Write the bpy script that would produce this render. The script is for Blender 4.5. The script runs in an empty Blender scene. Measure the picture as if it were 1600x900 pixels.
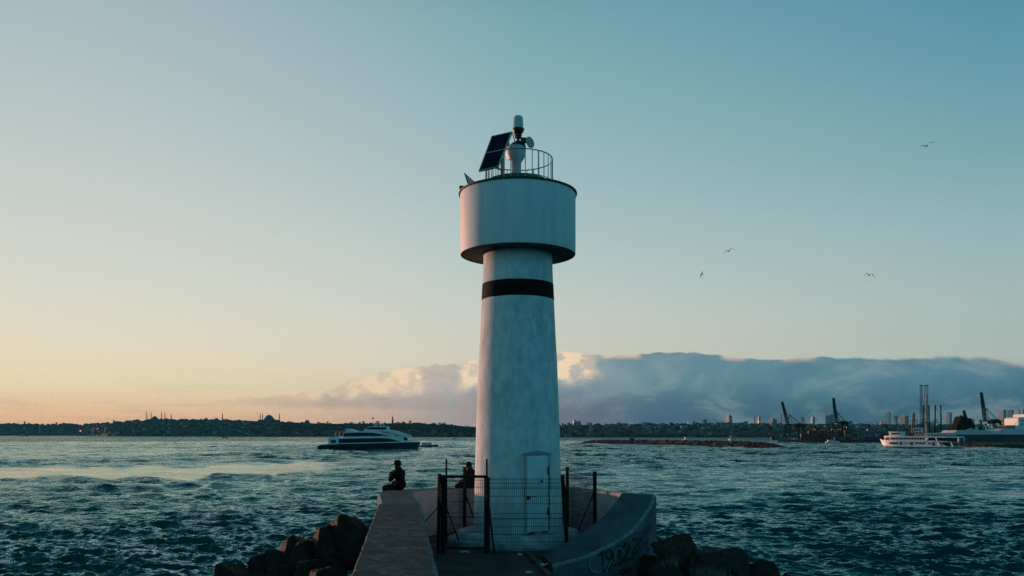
import bpy, bmesh, math, random
import numpy as np
from mathutils import Vector, Matrix, noise as mnoise

S = bpy.context.scene
COL = S.collection
R = math.radians
PI = math.pi
random.seed(11)
rng = np.random.default_rng(7)

# ------------------------------------------------------------------ camera
F, HY, EYE = 1300.0, 679.0, 6.5            # focal length (px of a 1600 px frame), horizon row, eye above the sea
cam_d = bpy.data.cameras.new('camera')
cam = bpy.data.objects.new('camera', cam_d); COL.objects.link(cam)
cam.location = (0, 0, EYE); cam.rotation_euler = (PI/2, 0, 0)
cam_d.sensor_width = 36; cam_d.lens = F/1600*36
cam_d.shift_y = (HY-450)/1600
cam_d.clip_start = .1; cam_d.clip_end = 60000
S.camera = cam

def pt(px, py, D):
    return Vector(((px-800)/F*D, D, EYE-(py-HY)/F*D))

# ------------------------------------------------------------------ light and sky
SUN_AZ = R(-51)        # measured from the view direction, negative = left
SUN_EL = R(1.2)
sun_dir = Vector((math.sin(SUN_AZ)*math.cos(SUN_EL), math.cos(SUN_AZ)*math.cos(SUN_EL), math.sin(SUN_EL)))
sl = bpy.data.lights.new('sun', 'SUN'); sl.energy = 4.2; sl.angle = R(0.6); sl.color = (1.0, .50, .33)
so = bpy.data.objects.new('sun', sl); COL.objects.link(so)
so.rotation_euler = sun_dir.to_track_quat('Z', 'Y').to_euler()
so.location = (-40, 20, 40)

S.view_settings.view_transform = 'Standard'; S.view_settings.look = 'None'
S.view_settings.exposure = 0; S.view_settings.gamma = 1
S.view_settings.use_curve_mapping = False
S.cycles.max_bounces = 6; S.cycles.volume_bounces = 0
S.cycles.use_denoising = True; S.cycles.denoising_input_passes = 'RGB_ALBEDO_NORMAL'; S.cycles.denoising_prefilter = 'NONE'
S.cycles.caustics_reflective = False; S.cycles.caustics_refractive = False
S.cycles.sample_clamp_indirect = 3

def lin(c):
    return tuple(((v/255)/12.92 if v/255 <= .04045 else (((v/255)+.055)/1.055)**2.4) for v in c)

world = bpy.data.worlds.new("World"); S.world = world; world.use_nodes = True
NT = world.node_tree; NT.nodes.clear()

class NB:
    """tiny node builder"""
    def __init__(s, nt): s.nt = nt
    def n(s, t, **k):
        o = s.nt.nodes.new(t)
        for a, b in k.items(): setattr(o, a, b)
        return o
    def put(s, sock, v):
        if isinstance(v, bpy.types.NodeSocket): s.nt.links.new(v, sock)
        else: sock.default_value = v
    def m(s, op, a, b=0.0, c=0.0, clamp=False):
        o = s.n('ShaderNodeMath', operation=op); o.use_clamp = clamp
        s.put(o.inputs[0], a); s.put(o.inputs[1], b)
        if len(o.inputs) > 2: s.put(o.inputs[2], c)
        return o.outputs[0]
    def mr(s, v, a, b, c=0.0, d=1.0, smooth=False):
        o = s.n('ShaderNodeMapRange'); o.interpolation_type = 'SMOOTHSTEP' if smooth else 'LINEAR'; o.clamp = True
        for i, x in enumerate((v, a, b, c, d)): s.put(o.inputs[i], x)
        return o.outputs[0]
    def mix(s, f, a, b, blend='MIX'):
        o = s.n('ShaderNodeMix', data_type='RGBA', blend_type=blend); o.clamp_factor = True
        s.put(o.inputs[0], f)
        for i, v in ((6, a), (7, b)):
            if isinstance(v, tuple) and len(v) == 3: v = v+(1,)
            s.put(o.inputs[i], v)
        return o.outputs[2]
    def ramp(s, f, stops, interp='LINEAR'):
        o = s.n('ShaderNodeValToRGB'); cr = o.color_ramp; cr.interpolation = interp
        while len(cr.elements) < len(stops): cr.elements.new(.5)
        for e, (p, c) in zip(cr.elements, stops): e.position = p; e.color = tuple(c)+(1,)
        s.put(o.inputs[0], f); return o.outputs[0]
    def xyz(s, x, y, z):
        o = s.n('ShaderNodeCombineXYZ')
        for i, v in enumerate((x, y, z)): s.put(o.inputs[i], v)
        return o.outputs[0]
    def noise(s, vec, scale, detail=3, rough=.5, dist=0.0):
        o = s.n('ShaderNodeTexNoise'); s.put(o.inputs['Vector'], vec); s.put(o.inputs['Scale'], scale)
        o.inputs['Detail'].default_value = detail; o.inputs['Roughness'].default_value = rough
        o.inputs['Distortion'].default_value = dist
        return o.outputs['Fac']
    def curve(s, v, pts):
        o = s.n('ShaderNodeFloatCurve'); c = o.mapping.curves[0]
        while len(c.points) < len(pts): c.points.new(.5, .5)
        for p, (x, y) in zip(c.points, pts): p.location = (x, y); p.handle_type = 'AUTO_CLAMPED'
        o.mapping.use_clip = False; o.mapping.update()
        s.put(o.inputs['Value'], v); return o.outputs[0]

def build_sky():
    b = NB(NT)
    tc = b.n('ShaderNodeTexCoord').outputs['Generated']
    sp = b.n('ShaderNodeSeparateXYZ'); b.put(sp.inputs[0], tc)
    x, y, z = sp.outputs
    h = b.m('MAXIMUM', b.m('SQRT', b.m('ADD', b.m('MULTIPLY', x, x), b.m('MULTIPLY', y, y))), .001)
    v = b.m('DIVIDE', z, h)                      # tangent of the elevation
    u = b.m('ARCTAN2', x, y)                     # azimuth from the view direction
    # colour over elevation for three azimuths: towards the sun, ahead, and right / behind
    e = b.mr(b.m('ARCTANGENT', v), 0, R(50))
    def st(rows): return [(math.degrees(math.atan(t))/50, lin(c)) for t, c in rows]
    warm = b.ramp(e, st([(0.0, (232,176,142)), (.022, (246,201,156)), (.05, (252,229,186)), (.095, (240,229,202)), (.16, (224,224,210)), (.25, (207,214,208)), (.33, (192,205,204)), (.42, (178,196,199)), (.50, (166,188,194)), (.75, (58,116,140)), (1.19, (24,62,88))]))
    mid = b.ramp(e, st([(0.0, (196,160,150)), (.03, (216,190,166)), (.08, (220,214,192)), (.14, (208,213,203)), (.20, (190,207,203)), (.30, (166,194,197)), (.40, (144,183,190)), (.50, (124,171,182)), (.75, (46,104,130)), (1.19, (22,60,86))]))
    cool = b.ramp(e, st([(0.0, (88,114,128)), (.03, (112,142,152)), (.08, (180,194,186)), (.14, (172,193,190)), (.22, (152,185,189)), (.30, (126,171,181)), (.40, (100,157,174)), (.50, (78,143,168)), (.75, (36,96,124)), (1.19, (20,58,82))]))
    back = b.ramp(e, st([(0.0, (84,174,197)), (.10, (86,180,203)), (.4, (76,163,187)), (.75, (42,102,128)), (1.19, (20,56,80))]))
    ca = b.m('COSINE', b.m('SUBTRACT', u, R(-36)))
    c1 = b.mix(b.mr(ca, .80, .99), mid, warm)
    c2 = b.mix(b.mr(ca, .80, .40), c1, cool)
    c3 = b.mix(b.mr(ca, .34, -.30, smooth=True), c2, back)
    # the physical sky under the same sun adds its own small share
    nish = b.n('ShaderNodeTexSky', sky_type='NISHITA'); nish.sun_disc = False
    nish.sun_elevation = SUN_EL; nish.sun_rotation = SUN_AZ
    nsc = b.n('ShaderNodeVectorMath', operation='SCALE'); b.put(nsc.inputs[0], nish.outputs[0]); nsc.inputs['Scale'].default_value = .07
    sky = b.mix(.06, c3, nsc.outputs[0])
    # ---- the cloud bank along the horizon
    U0, U1 = -.60, .75
    un = b.mr(u, U0, U1)
    def uv(px, py):
        dx = px-800
        return ((math.atan(dx/F)-U0)/(U1-U0), (HY-py)/math.hypot(F, dx)*8)
    top = [uv(*q) for q in ((230,672),(335,627),(380,620),(430,616),(500,612),(530,600),(570,590),(600,580),(640,571),(700,567),(760,560),(830,553),(900,551),(960,554),(1060,549),(1140,556),(1200,560),(1280,556),(1360,558),(1440,557),(1520,554),(1600,568),(1700,590))]
    T = b.m('DIVIDE', b.curve(un, [(0,0)]+top+[(1,.3)]), 8)
    vec = b.xyz(u, b.m('MULTIPLY', v, 1.15), 0.0)
    nA = b.noise(vec, 26, 6, .62, .25)
    nB = b.noise(vec, 85, 4, .6, .4)
    vo = b.n('ShaderNodeTexVoronoi', feature='SMOOTH_F1'); b.put(vo.inputs['Vector'], vec); vo.inputs['Scale'].default_value = 70
    vo.inputs['Smoothness'].default_value = .4
    bumpT = b.m('ADD', b.m('MULTIPLY', b.m('SUBTRACT', nA, .5), .010), b.m('MULTIPLY', b.m('SUBTRACT', nB, .5), .006))
    bumpT = b.m('SUBTRACT', bumpT, b.m('MULTIPLY', b.m('SUBTRACT', vo.outputs['Distance'], .4), .004))
    T2 = b.m('ADD', T, b.m('MULTIPLY', bumpT, b.mr(u, .0, .14, 1.15, .55)))
    d = b.m('SUBTRACT', T2, v)                   # depth below the cloud top
    a_top = b.mr(d, -.0002, b.mr(un, .62, .9, .0018, .005), smooth=True)
    # the bank has a soft base on its left part
    base = b.m('ADD', b.mr(u, -.34, -.03, .040, .026), b.m('MULTIPLY', b.m('SUBTRACT', nA, .5), .012))
    a_base = b.mr(b.m('SUBTRACT', v, base), -.012, .004, smooth=True)
    a_base = b.m('MAXIMUM', a_base, b.mr(u, -.26, -.02, .20, 1.0, smooth=True))
    alpha = b.m('MULTIPLY', a_top, a_base)
    alpha = b.m('MULTIPLY', alpha, b.mr(u, -.36, -.22, .35, 1.0))
    alpha = b.m('MULTIPLY', alpha, b.mr(v, -.004, .001))
    fade = b.m('MULTIPLY', b.mr(u, 1.0, .7), alpha)
    # body colours, left to right, upper and lower
    ug = b.mr(u, -.36, .6)
    up = b.ramp(ug, [(0, lin((218,190,168))), (.25, lin((206,188,176))), (.36, lin((172,176,178))), (.45, lin((128,152,162))), (.60, lin((102,138,152))), (1, lin((84,126,144)))])
    lo = b.ramp(ug, [(0, lin((214,180,152))), (.25, lin((182,160,152))), (.36, lin((160,142,146))), (.42, lin((118,114,134))), (.55, lin((76,100,122))), (.72, lin((62,97,116))), (1, lin((50,88,108)))])
    depth = b.mr(b.m('ADD', v, b.m('MULTIPLY', b.m('SUBTRACT', nA, .5), .03)), .018, .075, smooth=True)
    body = b.mix(depth, lo, up)
    # streaky tone differences inside the bank
    soft = b.noise(b.xyz(b.m('MULTIPLY', u, 1.0), b.m('MULTIPLY', v, 1.9), 3.7), 13, 6, .62, .5)
    body = b.mix(b.mr(soft, .46, .64, 0, .6, smooth=True), body, b.mix(.6, body, lin((150,168,172))))
    body = b.mix(b.mr(soft, .48, .30, 0, .45, smooth=True), body, b.mix(.5, body, lin((48,84,106))))
    # billows turned to the sun: slope of the billow height along the azimuth
    def bil(off):
        w = b.xyz(b.m('ADD', u, off), b.m('MULTIPLY', v, 1.25), 1.3)
        a1 = b.noise(w, 24, 7, .62, .4)
        o = b.n('ShaderNodeTexVoronoi', feature='SMOOTH_F1'); b.put(o.inputs['Vector'], w); o.inputs['Scale'].default_value = 46; o.inputs['Smoothness'].default_value = .8
        return b.m('SUBTRACT', a1, b.m('MULTIPLY', o.outputs['Distance'], .35))
    slope = b.m('SUBTRACT', bil(.006), bil(-.006))
    lit = b.m('ADD', b.mr(slope, -.09, .11, smooth=True), b.m('MULTIPLY', b.m('SUBTRACT', nB, .5), .5), clamp=True)
    wu = [(uv(q, 0)[0], w) for q, w in ((300,.2),(400,.25),(424,.75),(440,.2),(466,.7),(494,.75),(508,.15),(520,.95),(560,1.0),(640,1.0),(664,.12),(704,.10),(722,.85),(800,.95),(912,.95),(938,.25),(975,.0),(1250,.0))]
    uw = b.m('ADD', un, b.m('MULTIPLY', b.m('SUBTRACT', b.noise(vec, 34, 5, .65), .5), .035))
    W = b.curve(uw, [(0,0)]+wu+[(1,0)])
    W = b.m('MULTIPLY', W, b.mr(b.m('ADD', v, b.m('MULTIPLY', b.m('SUBTRACT', nA, .5), .02)), b.mr(u, -.24, .1, .034, .056), b.mr(u, -.24, .1, .046, .078), smooth=True))
    rim = b.m('MULTIPLY', b.mr(d, .008, .0, smooth=True), b.mr(b.noise(vec, 16, 2), .50, .60))
    Lm = b.m('MAXIMUM', b.m('MULTIPLY', b.m('ADD', .50, b.m('MULTIPLY', lit, .80)), W), b.m('MULTIPLY', rim, .8), clamp=True)
    litc = b.ramp(ug, [(0, lin((240,208,174))), (.4, lin((252,224,188))), (.6, lin((232,198,172))), (1, lin((196,180,168)))])
    cloud = b.mix(b.m('MULTIPLY', Lm, 1.0, clamp=True), body, litc)
    final = b.mix(fade, sky, cloud)
    # thin wisps trailing off the bank at the left
    ws = b.noise(b.xyz(b.m('MULTIPLY', u, 1.0), b.m('MULTIPLY', v, 9.0), 8.1), 9, 4, .55)
    wm = b.m('MULTIPLY', b.mr(ws, .5, .75, 0, .35), b.m('MULTIPLY', b.mr(v, .06, .035), b.mr(v, .004, .016)))
    final = b.mix(b.m('MULTIPLY', wm, b.mr(u, .1, -.1)), final, lin((182,152,150)))
    bg = b.n('ShaderNodeBackground'); b.put(bg.inputs[0], final); bg.inputs[1].default_value = 1.0
    out = b.n('ShaderNodeOutputWorld'); NT.links.new(bg.outputs[0], out.inputs[0])
build_sky()

# ------------------------------------------------------------------ materials
MATS = {}
def mat(name, col, rough=.7, var=.25, scale=3.0, bump=0.0, bscale=12.0, metal=0.0, stretch=(1,1,1), col2=None, spec=.5, emit=None, es=0.0, trans=0.0):
    if name in MATS: return MATS[name]
    m = bpy.data.materials.new(name); m.use_nodes = True; MATS[name] = m
    nt = m.node_tree; b = NB(nt); p = nt.nodes['Principled BSDF']
    tc = b.n('ShaderNodeTexCoord').outputs['Object']
    mp = b.n('ShaderNodeMapping'); b.put(mp.inputs[0], tc); mp.inputs['Scale'].default_value = stretch
    if var > 0:
        n = b.noise(mp.outputs[0], scale, 5, .6)
        c2 = col2 if col2 else tuple(v*(1-var) for v in col)
        c1 = tuple(min(1, v*(1+var*.4)) for v in col) if not col2 else col
        cc = b.ramp(n, [(.32, c2), (.68, c1)])
        b.put(p.inputs['Base Color'], cc)
    else: p.inputs['Base Color'].default_value = tuple(col)+(1,)
    p.inputs['Roughness'].default_value = rough; p.inputs['Metallic'].default_value = metal
    p.inputs['Specular IOR Level'].default_value = spec if rough < .74 else .08
    if trans: p.inputs['Transmission Weight'].default_value = trans
    if emit: p.inputs['Emission Color'].default_value = tuple(emit)+(1,); p.inputs['Emission Strength'].default_value = es
    if bump > 0:
        n2 = b.noise(mp.outputs[0], bscale, 6, .65)
        bp = b.n('ShaderNodeBump'); bp.inputs['Strength'].default_value = 1; bp.inputs['Distance'].default_value = bump
        b.put(bp.inputs['Height'], n2); nt.links.new(bp.outputs[0], p.inputs['Normal'])
    return m

def paint_shaft():
    """white masonry paint, rubbed and streaked, faint casting rings"""
    m = bpy.data.materials.new('weathered_white_paint'); m.use_nodes = True
    nt = m.node_tree; b = NB(nt); p = nt.nodes['Principled BSDF']
    tc = b.n('ShaderNodeTexCoord').outputs['Object']
    mp = b.n('ShaderNodeMapping'); b.put(mp.inputs[0], tc); mp.inputs['Scale'].default_value = (1, 1, .35)
    sp = b.n('ShaderNodeSeparateXYZ'); b.put(sp.inputs[0], tc)
    n1 = b.noise(mp.outputs[0], 5.0, 8, .68)
    n2 = b.noise(tc, 1.3, 4, .6)
    mp3 = b.n('ShaderNodeMapping'); b.put(mp3.inputs[0], tc); mp3.inputs['Scale'].default_value = (1, 1, .07)
    n3 = b.noise(mp3.outputs[0], 14, 4, .6)
    c = b.ramp(n1, [(.34, (.47,.51,.52)), (.50, (.70,.74,.75)), (.66, (.83,.86,.87))])
    c = b.mix(b.mr(n2, .38, .60, .55, 0), c, (.46,.51,.53))
    c = b.mix(b.mr(n3, .60, .74, 0, .35), c, (.42,.42,.40))
    # casting rings about every 1.9 m
    fr = b.m('FRACT', b.m('DIVIDE', b.m('ADD', sp.outputs[2], b.m('MULTIPLY', n2, .10)), 1.9))
    ring = b.m('MULTIPLY', b.mr(b.m('ABSOLUTE', b.m('SUBTRACT', fr, .5)), .10, .0, 0, .42, smooth=True), b.mr(n1, .3, .6))
    c = b.mix(ring, c, (.84,.85,.86))
    # grime just above the plinth
    low = b.m('MULTIPLY', b.mr(sp.outputs[2], .9, .0, 0, .5), b.mr(n1, .4, .6))
    c = b.mix(low, c, (.36,.38,.36))
    b.put(p.inputs['Base Color'], c); p.inputs['Roughness'].default_value = .78
    bp = b.n('ShaderNodeBump'); bp.inputs['Distance'].default_value = .012; bp.inputs['Strength'].default_value = .9
    b.put(bp.inputs['Height'], b.noise(tc, 9, 8, .7)); nt.links.new(bp.outputs[0], p.inputs['Normal'])
    return m

def rough_concrete():
    m = bpy.data.materials.new('scoured_concrete'); m.use_nodes = True
    nt = m.node_tree; b = NB(nt); p = nt.nodes['Principled BSDF']
    tc = b.n('ShaderNodeTexCoord').outputs['Object']
    mp = b.n('ShaderNodeMapping'); b.put(mp.inputs[0], tc); mp.inputs['Scale'].default_value = (1.25, 1.0, 1)
    n1 = b.noise(mp.outputs[0], 2.6, 10, .75, .8)
    n2 = b.noise(tc, .7, 4, .6)
    n3 = b.noise(tc, 26, 4, .7)
    c = b.ramp(n1, [(.38, (.028,.042,.040)), (.48, (.055,.080,.078)), (.55, (.095,.135,.135)), (.63, (.25,.33,.34))])
    c = b.mix(b.mr(n2, .42, .62, .5, 0), c, (.075,.075,.065))
    c = b.mix(b.mr(n3, .35, .5, .35, 0), c, (.06,.06,.055))
    b.put(p.inputs['Base Color'], c); p.inputs['Roughness'].default_value = .85; p.inputs['Specular IOR Level'].default_value = .08
    bp = b.n('ShaderNodeBump'); bp.inputs['Distance'].default_value = .005
    b.put(bp.inputs['Height'], b.m('ADD', n1, b.m('MULTIPLY', n3, .35))); nt.links.new(bp.outputs[0], p.inputs['Normal'])
    return m

def rock_mat():
    m = bpy.data.materials.new('brown_boulder_stone'); m.use_nodes = True
    nt = m.node_tree; b = NB(nt); p = nt.nodes['Principled BSDF']
    tc = b.n('ShaderNodeTexCoord').outputs['Object']
    oi = b.n('ShaderNodeObjectInfo').outputs['Random']
    n1 = b.noise(tc, 1.6, 9, .7, .6); n2 = b.noise(tc, 11, 6, .7)
    c = b.ramp(n1, [(.32, (.018,.015,.013)), (.52, (.055,.040,.030)), (.70, (.13,.085,.06))])
    c = b.mix(b.mr(n2, .58, .72, 0, .45), c, (.19,.16,.13))
    c = b.mix(b.mr(oi, 0, 1, 0, .45), c, (.03,.032,.03))
    b.put(p.inputs['Base Color'], c); p.inputs['Roughness'].default_value = .75; p.inputs['Specular IOR Level'].default_value = .08
    bp = b.n('ShaderNodeBump'); bp.inputs['Distance'].default_value = .10
    b.put(bp.inputs['Height'], b.m('ADD', n1, b.m('MULTIPLY', n2, .3))); nt.links.new(bp.outputs[0], p.inputs['Normal'])
    return m

M_shaft = paint_shaft(); M_scour = rough_concrete(); M_rock = rock_mat()
M_white = mat('white_drum_paint', (.76,.79,.80), .62, .13, 4.0, .003, 3, stretch=(1,1,.12))
M_under = mat('dark_soffit_paint', (.20,.20,.19), .8, .5, 4, .004, 10)  # underside coloured much darker than the drum side
M_band = mat('black_band_paint', (.010,.012,.013), .8, .4, 5, .004, 14)
M_rim = mat('rusty_dark_rim', (.045,.035,.03), .7, .5, 9)
M_galv = mat('galvanised_steel', (.36,.38,.39), .45, .2, 8, metal=.6)
M_blackm = mat('black_fittings', (.02,.02,.022), .5, .2, 8)
M_fence = mat('dark_green_fence_paint', (.012,.017,.016), .8, .4, 20)
M_rust = mat('rusty_iron', (.15,.055,.022), .85, .5, 18)
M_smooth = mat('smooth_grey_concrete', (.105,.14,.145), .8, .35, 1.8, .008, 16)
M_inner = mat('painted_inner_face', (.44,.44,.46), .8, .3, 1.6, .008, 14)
M_floor = mat('damp_floor_concrete', (.085,.085,.078), .8, .5, 1.2, .012, 9)
M_plinth = mat('worn_plinth_paint', (.56,.62,.64), .75, .5, 2.2, .01, 9)
M_door = mat('white_door_paint', (.70,.73,.75), .5, .12, 3)
M_cell = mat('solar_cell_glass', (.006,.008,.012), .35, .2, 30, spec=.2)
M_alu = mat('aluminium_frame', (.55,.58,.60), .4, .1, 5, metal=.5)

# ------------------------------------------------------------------ mesh builder
class MB:
    def __init__(s): s.v = []; s.f = []; s.mi = []; s.cur = 0
    def add(s, vs, fs):
        o = len(s.v); s.v += [tuple(a) for a in vs]
        for f in fs: s.f.append(tuple(i+o for i in f)); s.mi.append(s.cur)
        return s
    def box(s, c, d, rz=0.0, M=None):
        x, y, z = d[0]/2, d[1]/2, d[2]/2
        vs = [Vector((a, b_, c_)) for a in (-x, x) for b_ in (-y, y) for c_ in (-z, z)]
        Rm = M if M is not None else Matrix.Rotation(rz, 3, 'Z')
        vs = [Rm @ q + Vector(c) for q in vs]
        return s.add(vs, [(0,1,3,2), (4,6,7,5), (0,4,5,1), (2,3,7,6), (0,2,6,4), (1,5,7,3)])
    def tube(s, a, b, r, n=8, r2=None, cap=True):
        a, b = Vector(a), Vector(b); r2 = r if r2 is None else r2
        w = (b-a).normalized(); u = w.orthogonal().normalized(); v = w.cross(u)
        vs = []
        for p, rr in ((a, r), (b, r2)):
            for k in range(n):
                t = 2*PI*k/n + PI/n; vs.append(p+u*math.cos(t)*rr+v*math.sin(t)*rr)
        fs = [(k, (k+1) % n, n+(k+1) % n, n+k) for k in range(n)]
        if cap: fs += [tuple(range(n))[::-1], tuple(range(n, 2*n))]
        return s.add(vs, fs)
    def path(s, pts, r, n=6, closed=False):
        pts = [Vector(p) for p in pts]; N = len(pts); vs = []
        for i, p in enumerate(pts):
            t = (pts[(i+1) % N]-pts[i-1]) if closed else (pts[min(i+1, N-1)]-pts[max(i-1, 0)])
            t.normalize(); up = Vector((0,0,1)) if abs(t.z) < .9 else Vector((1,0,0))
            u = t.cross(up).normalized(); v = u.cross(t)
            for k in range(n):
                a = 2*PI*k/n; vs.append(p+u*math.cos(a)*r+v*math.sin(a)*r)
        fs = []
        for i in range(N if closed else N-1):
            j = (i+1) % N
            for k in range(n): fs.append((i*n+k, i*n+(k+1) % n, j*n+(k+1) % n, j*n+k))
        return s.add(vs, fs)
    def lathe(s, prof, n=48, c=(0,0,0), closed_profile=False):
        vs = []
        for r, z in prof:
            for k in range(n):
                a = 2*PI*k/n; vs.append((c[0]+r*math.cos(a), c[1]+r*math.sin(a), c[2]+z))
        fs = []
        m = len(prof)
        for i in range(m if closed_profile else m-1):
            j = (i+1) % m
            for k in range(n): fs.append((i*n+k, i*n+(k+1) % n, j*n+(k+1) % n, j*n+k))
        return s.add(vs, fs)
    def prism(s, prof, y0, y1, taper=None):
        """side profile (x, z) extruded across y; taper(x) scales the half width"""
        n = len(prof); vs = []
        for y in (y0, y1):
            for x, z in prof: vs.append((x, y*(taper(x, z) if taper else 1), z))
        fs = [(k, (k+1) % n, n+(k+1) % n, n+k) for k in range(n)]
        fs += [tuple(range(n))[::-1], tuple(range(n, 2*n))]
        return s.add(vs, fs)
    def extrude(s, poly, z0, z1):
        n = len(poly)
        vs = [(x, y, z0) for x, y in poly]+[(x, y, z1) for x, y in poly]
        fs = [(k, (k+1) % n, n+(k+1) % n, n+k) for k in range(n)]+[tuple(range(n))[::-1], tuple(range(n, 2*n))]
        return s.add(vs, fs)
    def build(s, name, m, parent=None, smooth=None, loc=None, fixn=True):
        me = bpy.data.meshes.new(name); me.from_pydata(s.v, [], s.f)
        for mm in (m if isinstance(m, (list, tuple)) else [m]): me.materials.append(mm)
        if len(me.materials) > 1: me.polygons.foreach_set('material_index', s.mi)
        if fixn:
            bm = bmesh.new(); bm.from_mesh(me); bmesh.ops.recalc_face_normals(bm, faces=bm.faces); bm.to_mesh(me); bm.free()
        me.update()
        if smooth is not None: me.shade_smooth(); me.set_sharp_from_angle(angle=R(smooth))
        o = bpy.data.objects.new(name, me); COL.objects.link(o)
        if parent is not None: o.parent = parent
        if loc is not None: o.location = loc
        return o

def tag(o, label=None, cat=None, group=None, kind=None):
    if label: o['label'] = label
    if cat: o['category'] = cat
    if group: o['group'] = group
    if kind: o['kind'] = kind
    return o
def empty(name, loc=(0,0,0), rz=0.0, label=None, cat=None, group=None):
    o = bpy.data.objects.new(name, None); COL.objects.link(o); o.location = loc; o.rotation_euler = (0, 0, rz)
    o.empty_display_size = .2
    return tag(o, label, cat, group)
KIDS = {}
def copy_tree(o, parent=None):
    c = o.copy(); COL.objects.link(c); c.parent = parent
    for ch in [q for q in COL.objects if q.parent == o]: copy_tree(ch, c)
    return c
def arc(c, r, a0, a1, n, z):
    return [(c[0]+r*math.cos(a0+(a1-a0)*k/n), c[1]+r*math.sin(a0+(a1-a0)*k/n), z) for k in range(n+1)]

# ------------------------------------------------------------------ sea
def build_water():
    dfront = np.linspace(-R(42), R(42), 1150)
    dback = np.linspace(R(44), 2*PI-R(44), 90)[1:-1]
    ang = np.concatenate([dfront, dback])
    dy1 = np.arange(260, 40, -.40); r1 = 8450/dy1
    r2 = 211.0*np.exp(np.arange(1, 330)*.0042)
    r3 = np.array([1000, 1250, 1600, 2100, 3000, 4500, 7000, 12000, 22000, 40000.])
    r2 = r2[r2 < 880]
    rr = np.concatenate([[3, 8, 14, 20, 26, 30], r1[r1 > 32.4], r2, r3])
    A, Rr = np.meshgrid(ang, rr)
    X = Rr*np.sin(A); Y = Rr*np.cos(A)
    dr = np.gradient(rr)[:, None]*np.ones_like(A)
    # where the current smooths the surface
    calm = np.zeros_like(A)
    def blot(a, lr, ka, kr, seed):
        g = np.random.default_rng(seed); out = 0
        for _ in range(14):
            fa, fr = g.normal()*ka, g.normal()*kr
            out = out+np.cos(fa*a+fr*lr+g.uniform(0, 6.28))
        return out/math.sqrt(7)
    L = np.log(Rr)
    calm = np.clip(blot(A, L, 7, 9, 3)*.45+.15, 0, 1)*.55
    az = np.degrees(A)
    def band(r0, r1_, a0, a1, s=1.0):
        wob = 1+.05*np.sin(az*.35)+.03*np.sin(az*1.3+1)
        rw = Rr/wob
        e = np.clip((rw-r0)/(r0*.03), 0, 1)*np.clip((r1_-rw)/(r1_*.05), 0, 1)
        return e*np.clip((az-a0)/5, 0, 1)*np.clip((a1-az)/5, 0, 1)*s
    calm = np.maximum(calm, band(138, 196, -50, -9, 1.0))
    calm = np.maximum(calm, band(112, 121, -26, -6, .85))
    calm = np.maximum(calm, band(480, 900, -50, 34, .45))
    calm = np.maximum(calm, band(150, 185, 4, 40, .45))
    calm = np.maximum(calm, band(88, 94, -26, -4, .5))
    gs = np.random.default_rng(21)
    for _ in range(26):
        r0 = 36*math.exp(gs.uniform(0, 1.25)); a0 = gs.uniform(-36, -5); calm = np.maximum(calm, band(r0, r0*(1+gs.uniform(.03,.08)), a0, a0+gs.uniform(11, 19), gs.uniform(.5, .95)))
    for _ in range(8):
        r0 = 60*math.exp(gs.uniform(0, 1.4)); a0 = gs.uniform(4, 28); calm = np.maximum(calm, band(r0, r0*(1+gs.uniform(.03,.06)), a0, a0+gs.uniform(11, 22), gs.uniform(.3, .6)))
    calm = np.where(np.abs(az) > 80, 0, calm)
    Z = np.zeros_like(X); DX = np.zeros_like(X); DY = np.zeros_like(X)
    g = np.random.default_rng(5)
    for i in range(84):
        lam = .42*(6.5/.42)**((i/83)**1.0)
        th = R(254)+g.normal()*R(38 if lam < 1.1 else 24)            # travelling roughly towards the viewer
        k = 2*PI/lam; kx, ky = k*math.cos(th), k*math.sin(th)
        amp = .0150*lam**.78*(.75+.5*g.random())
        if lam > 1.5: amp *= (1.5/lam)**1.0
        fade = np.clip((lam/(dr*2.2)-1)/.8, 0, 1)
        # gusts: each train comes and goes in patches
        gx, gy, gp = g.normal()*.05, g.normal()*.05, g.uniform(0, 6.28)
        env = .55+.75*np.clip(.5+.5*np.sin(gx*X+gy*Y+gp)+.3*np.sin(gy*2.3*X-gx*2.1*Y+gp*2), 0, 1)
        ph = kx*X+ky*Y+g.uniform(0, 6.28)
        a = amp*fade*env*(1-.88*calm)
        Z += a*np.cos(ph); sn = np.sin(ph)*a*.85
        DX -= sn*math.cos(th); DY -= sn*math.sin(th)
    for i in range(34):
        lam = 2.6*(26/2.6)**(i/33); th = R(256)+g.normal()*R(24); k = 2*PI/lam
        kx, ky = k*math.cos(th), k*math.sin(th)
        fade = np.clip((lam/(dr*2.0)-1)/.8, 0, 1)*np.clip((Rr-48)/60, 0, 1)
        gx, gy, gp = g.normal()*.02, g.normal()*.03, g.uniform(0, 6.28)
        env = .25+1.0*np.clip(.5+.6*np.sin(gx*X+gy*Y+gp), 0, 1)
        a = .0095*lam**.90*fade*env*(1-.9*calm)
        Z += a*np.cos(kx*X+ky*Y+g.uniform(0, 6.28))
    lim = np.clip((Rr-8)/8, 0, 1)
    X2, Y2, Z = X+DX*lim, Y+DY*lim, Z*lim
    nr, na = A.shape
    co = np.stack([X2, Y2, Z], -1).reshape(-1, 3)
    co = np.vstack([co, [[0, 0, 0]]])
    i = np.arange(nr-1)[:, None]; j = np.arange(na)[None, :]; j2 = (j+1) % na
    q = np.stack([i*na+j, (i+1)*na+j, (i+1)*na+j2, i*na+j2], -1).reshape(-1, 4)
    tri = [(nr*na, int(k), int((k+1) % na)) for k in range(na)]
    me = bpy.data.meshes.new('water')
    nq, ntn = len(q), len(tri)
    me.vertices.add(len(co)); me.vertices.foreach_set('co', co.ravel())
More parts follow.
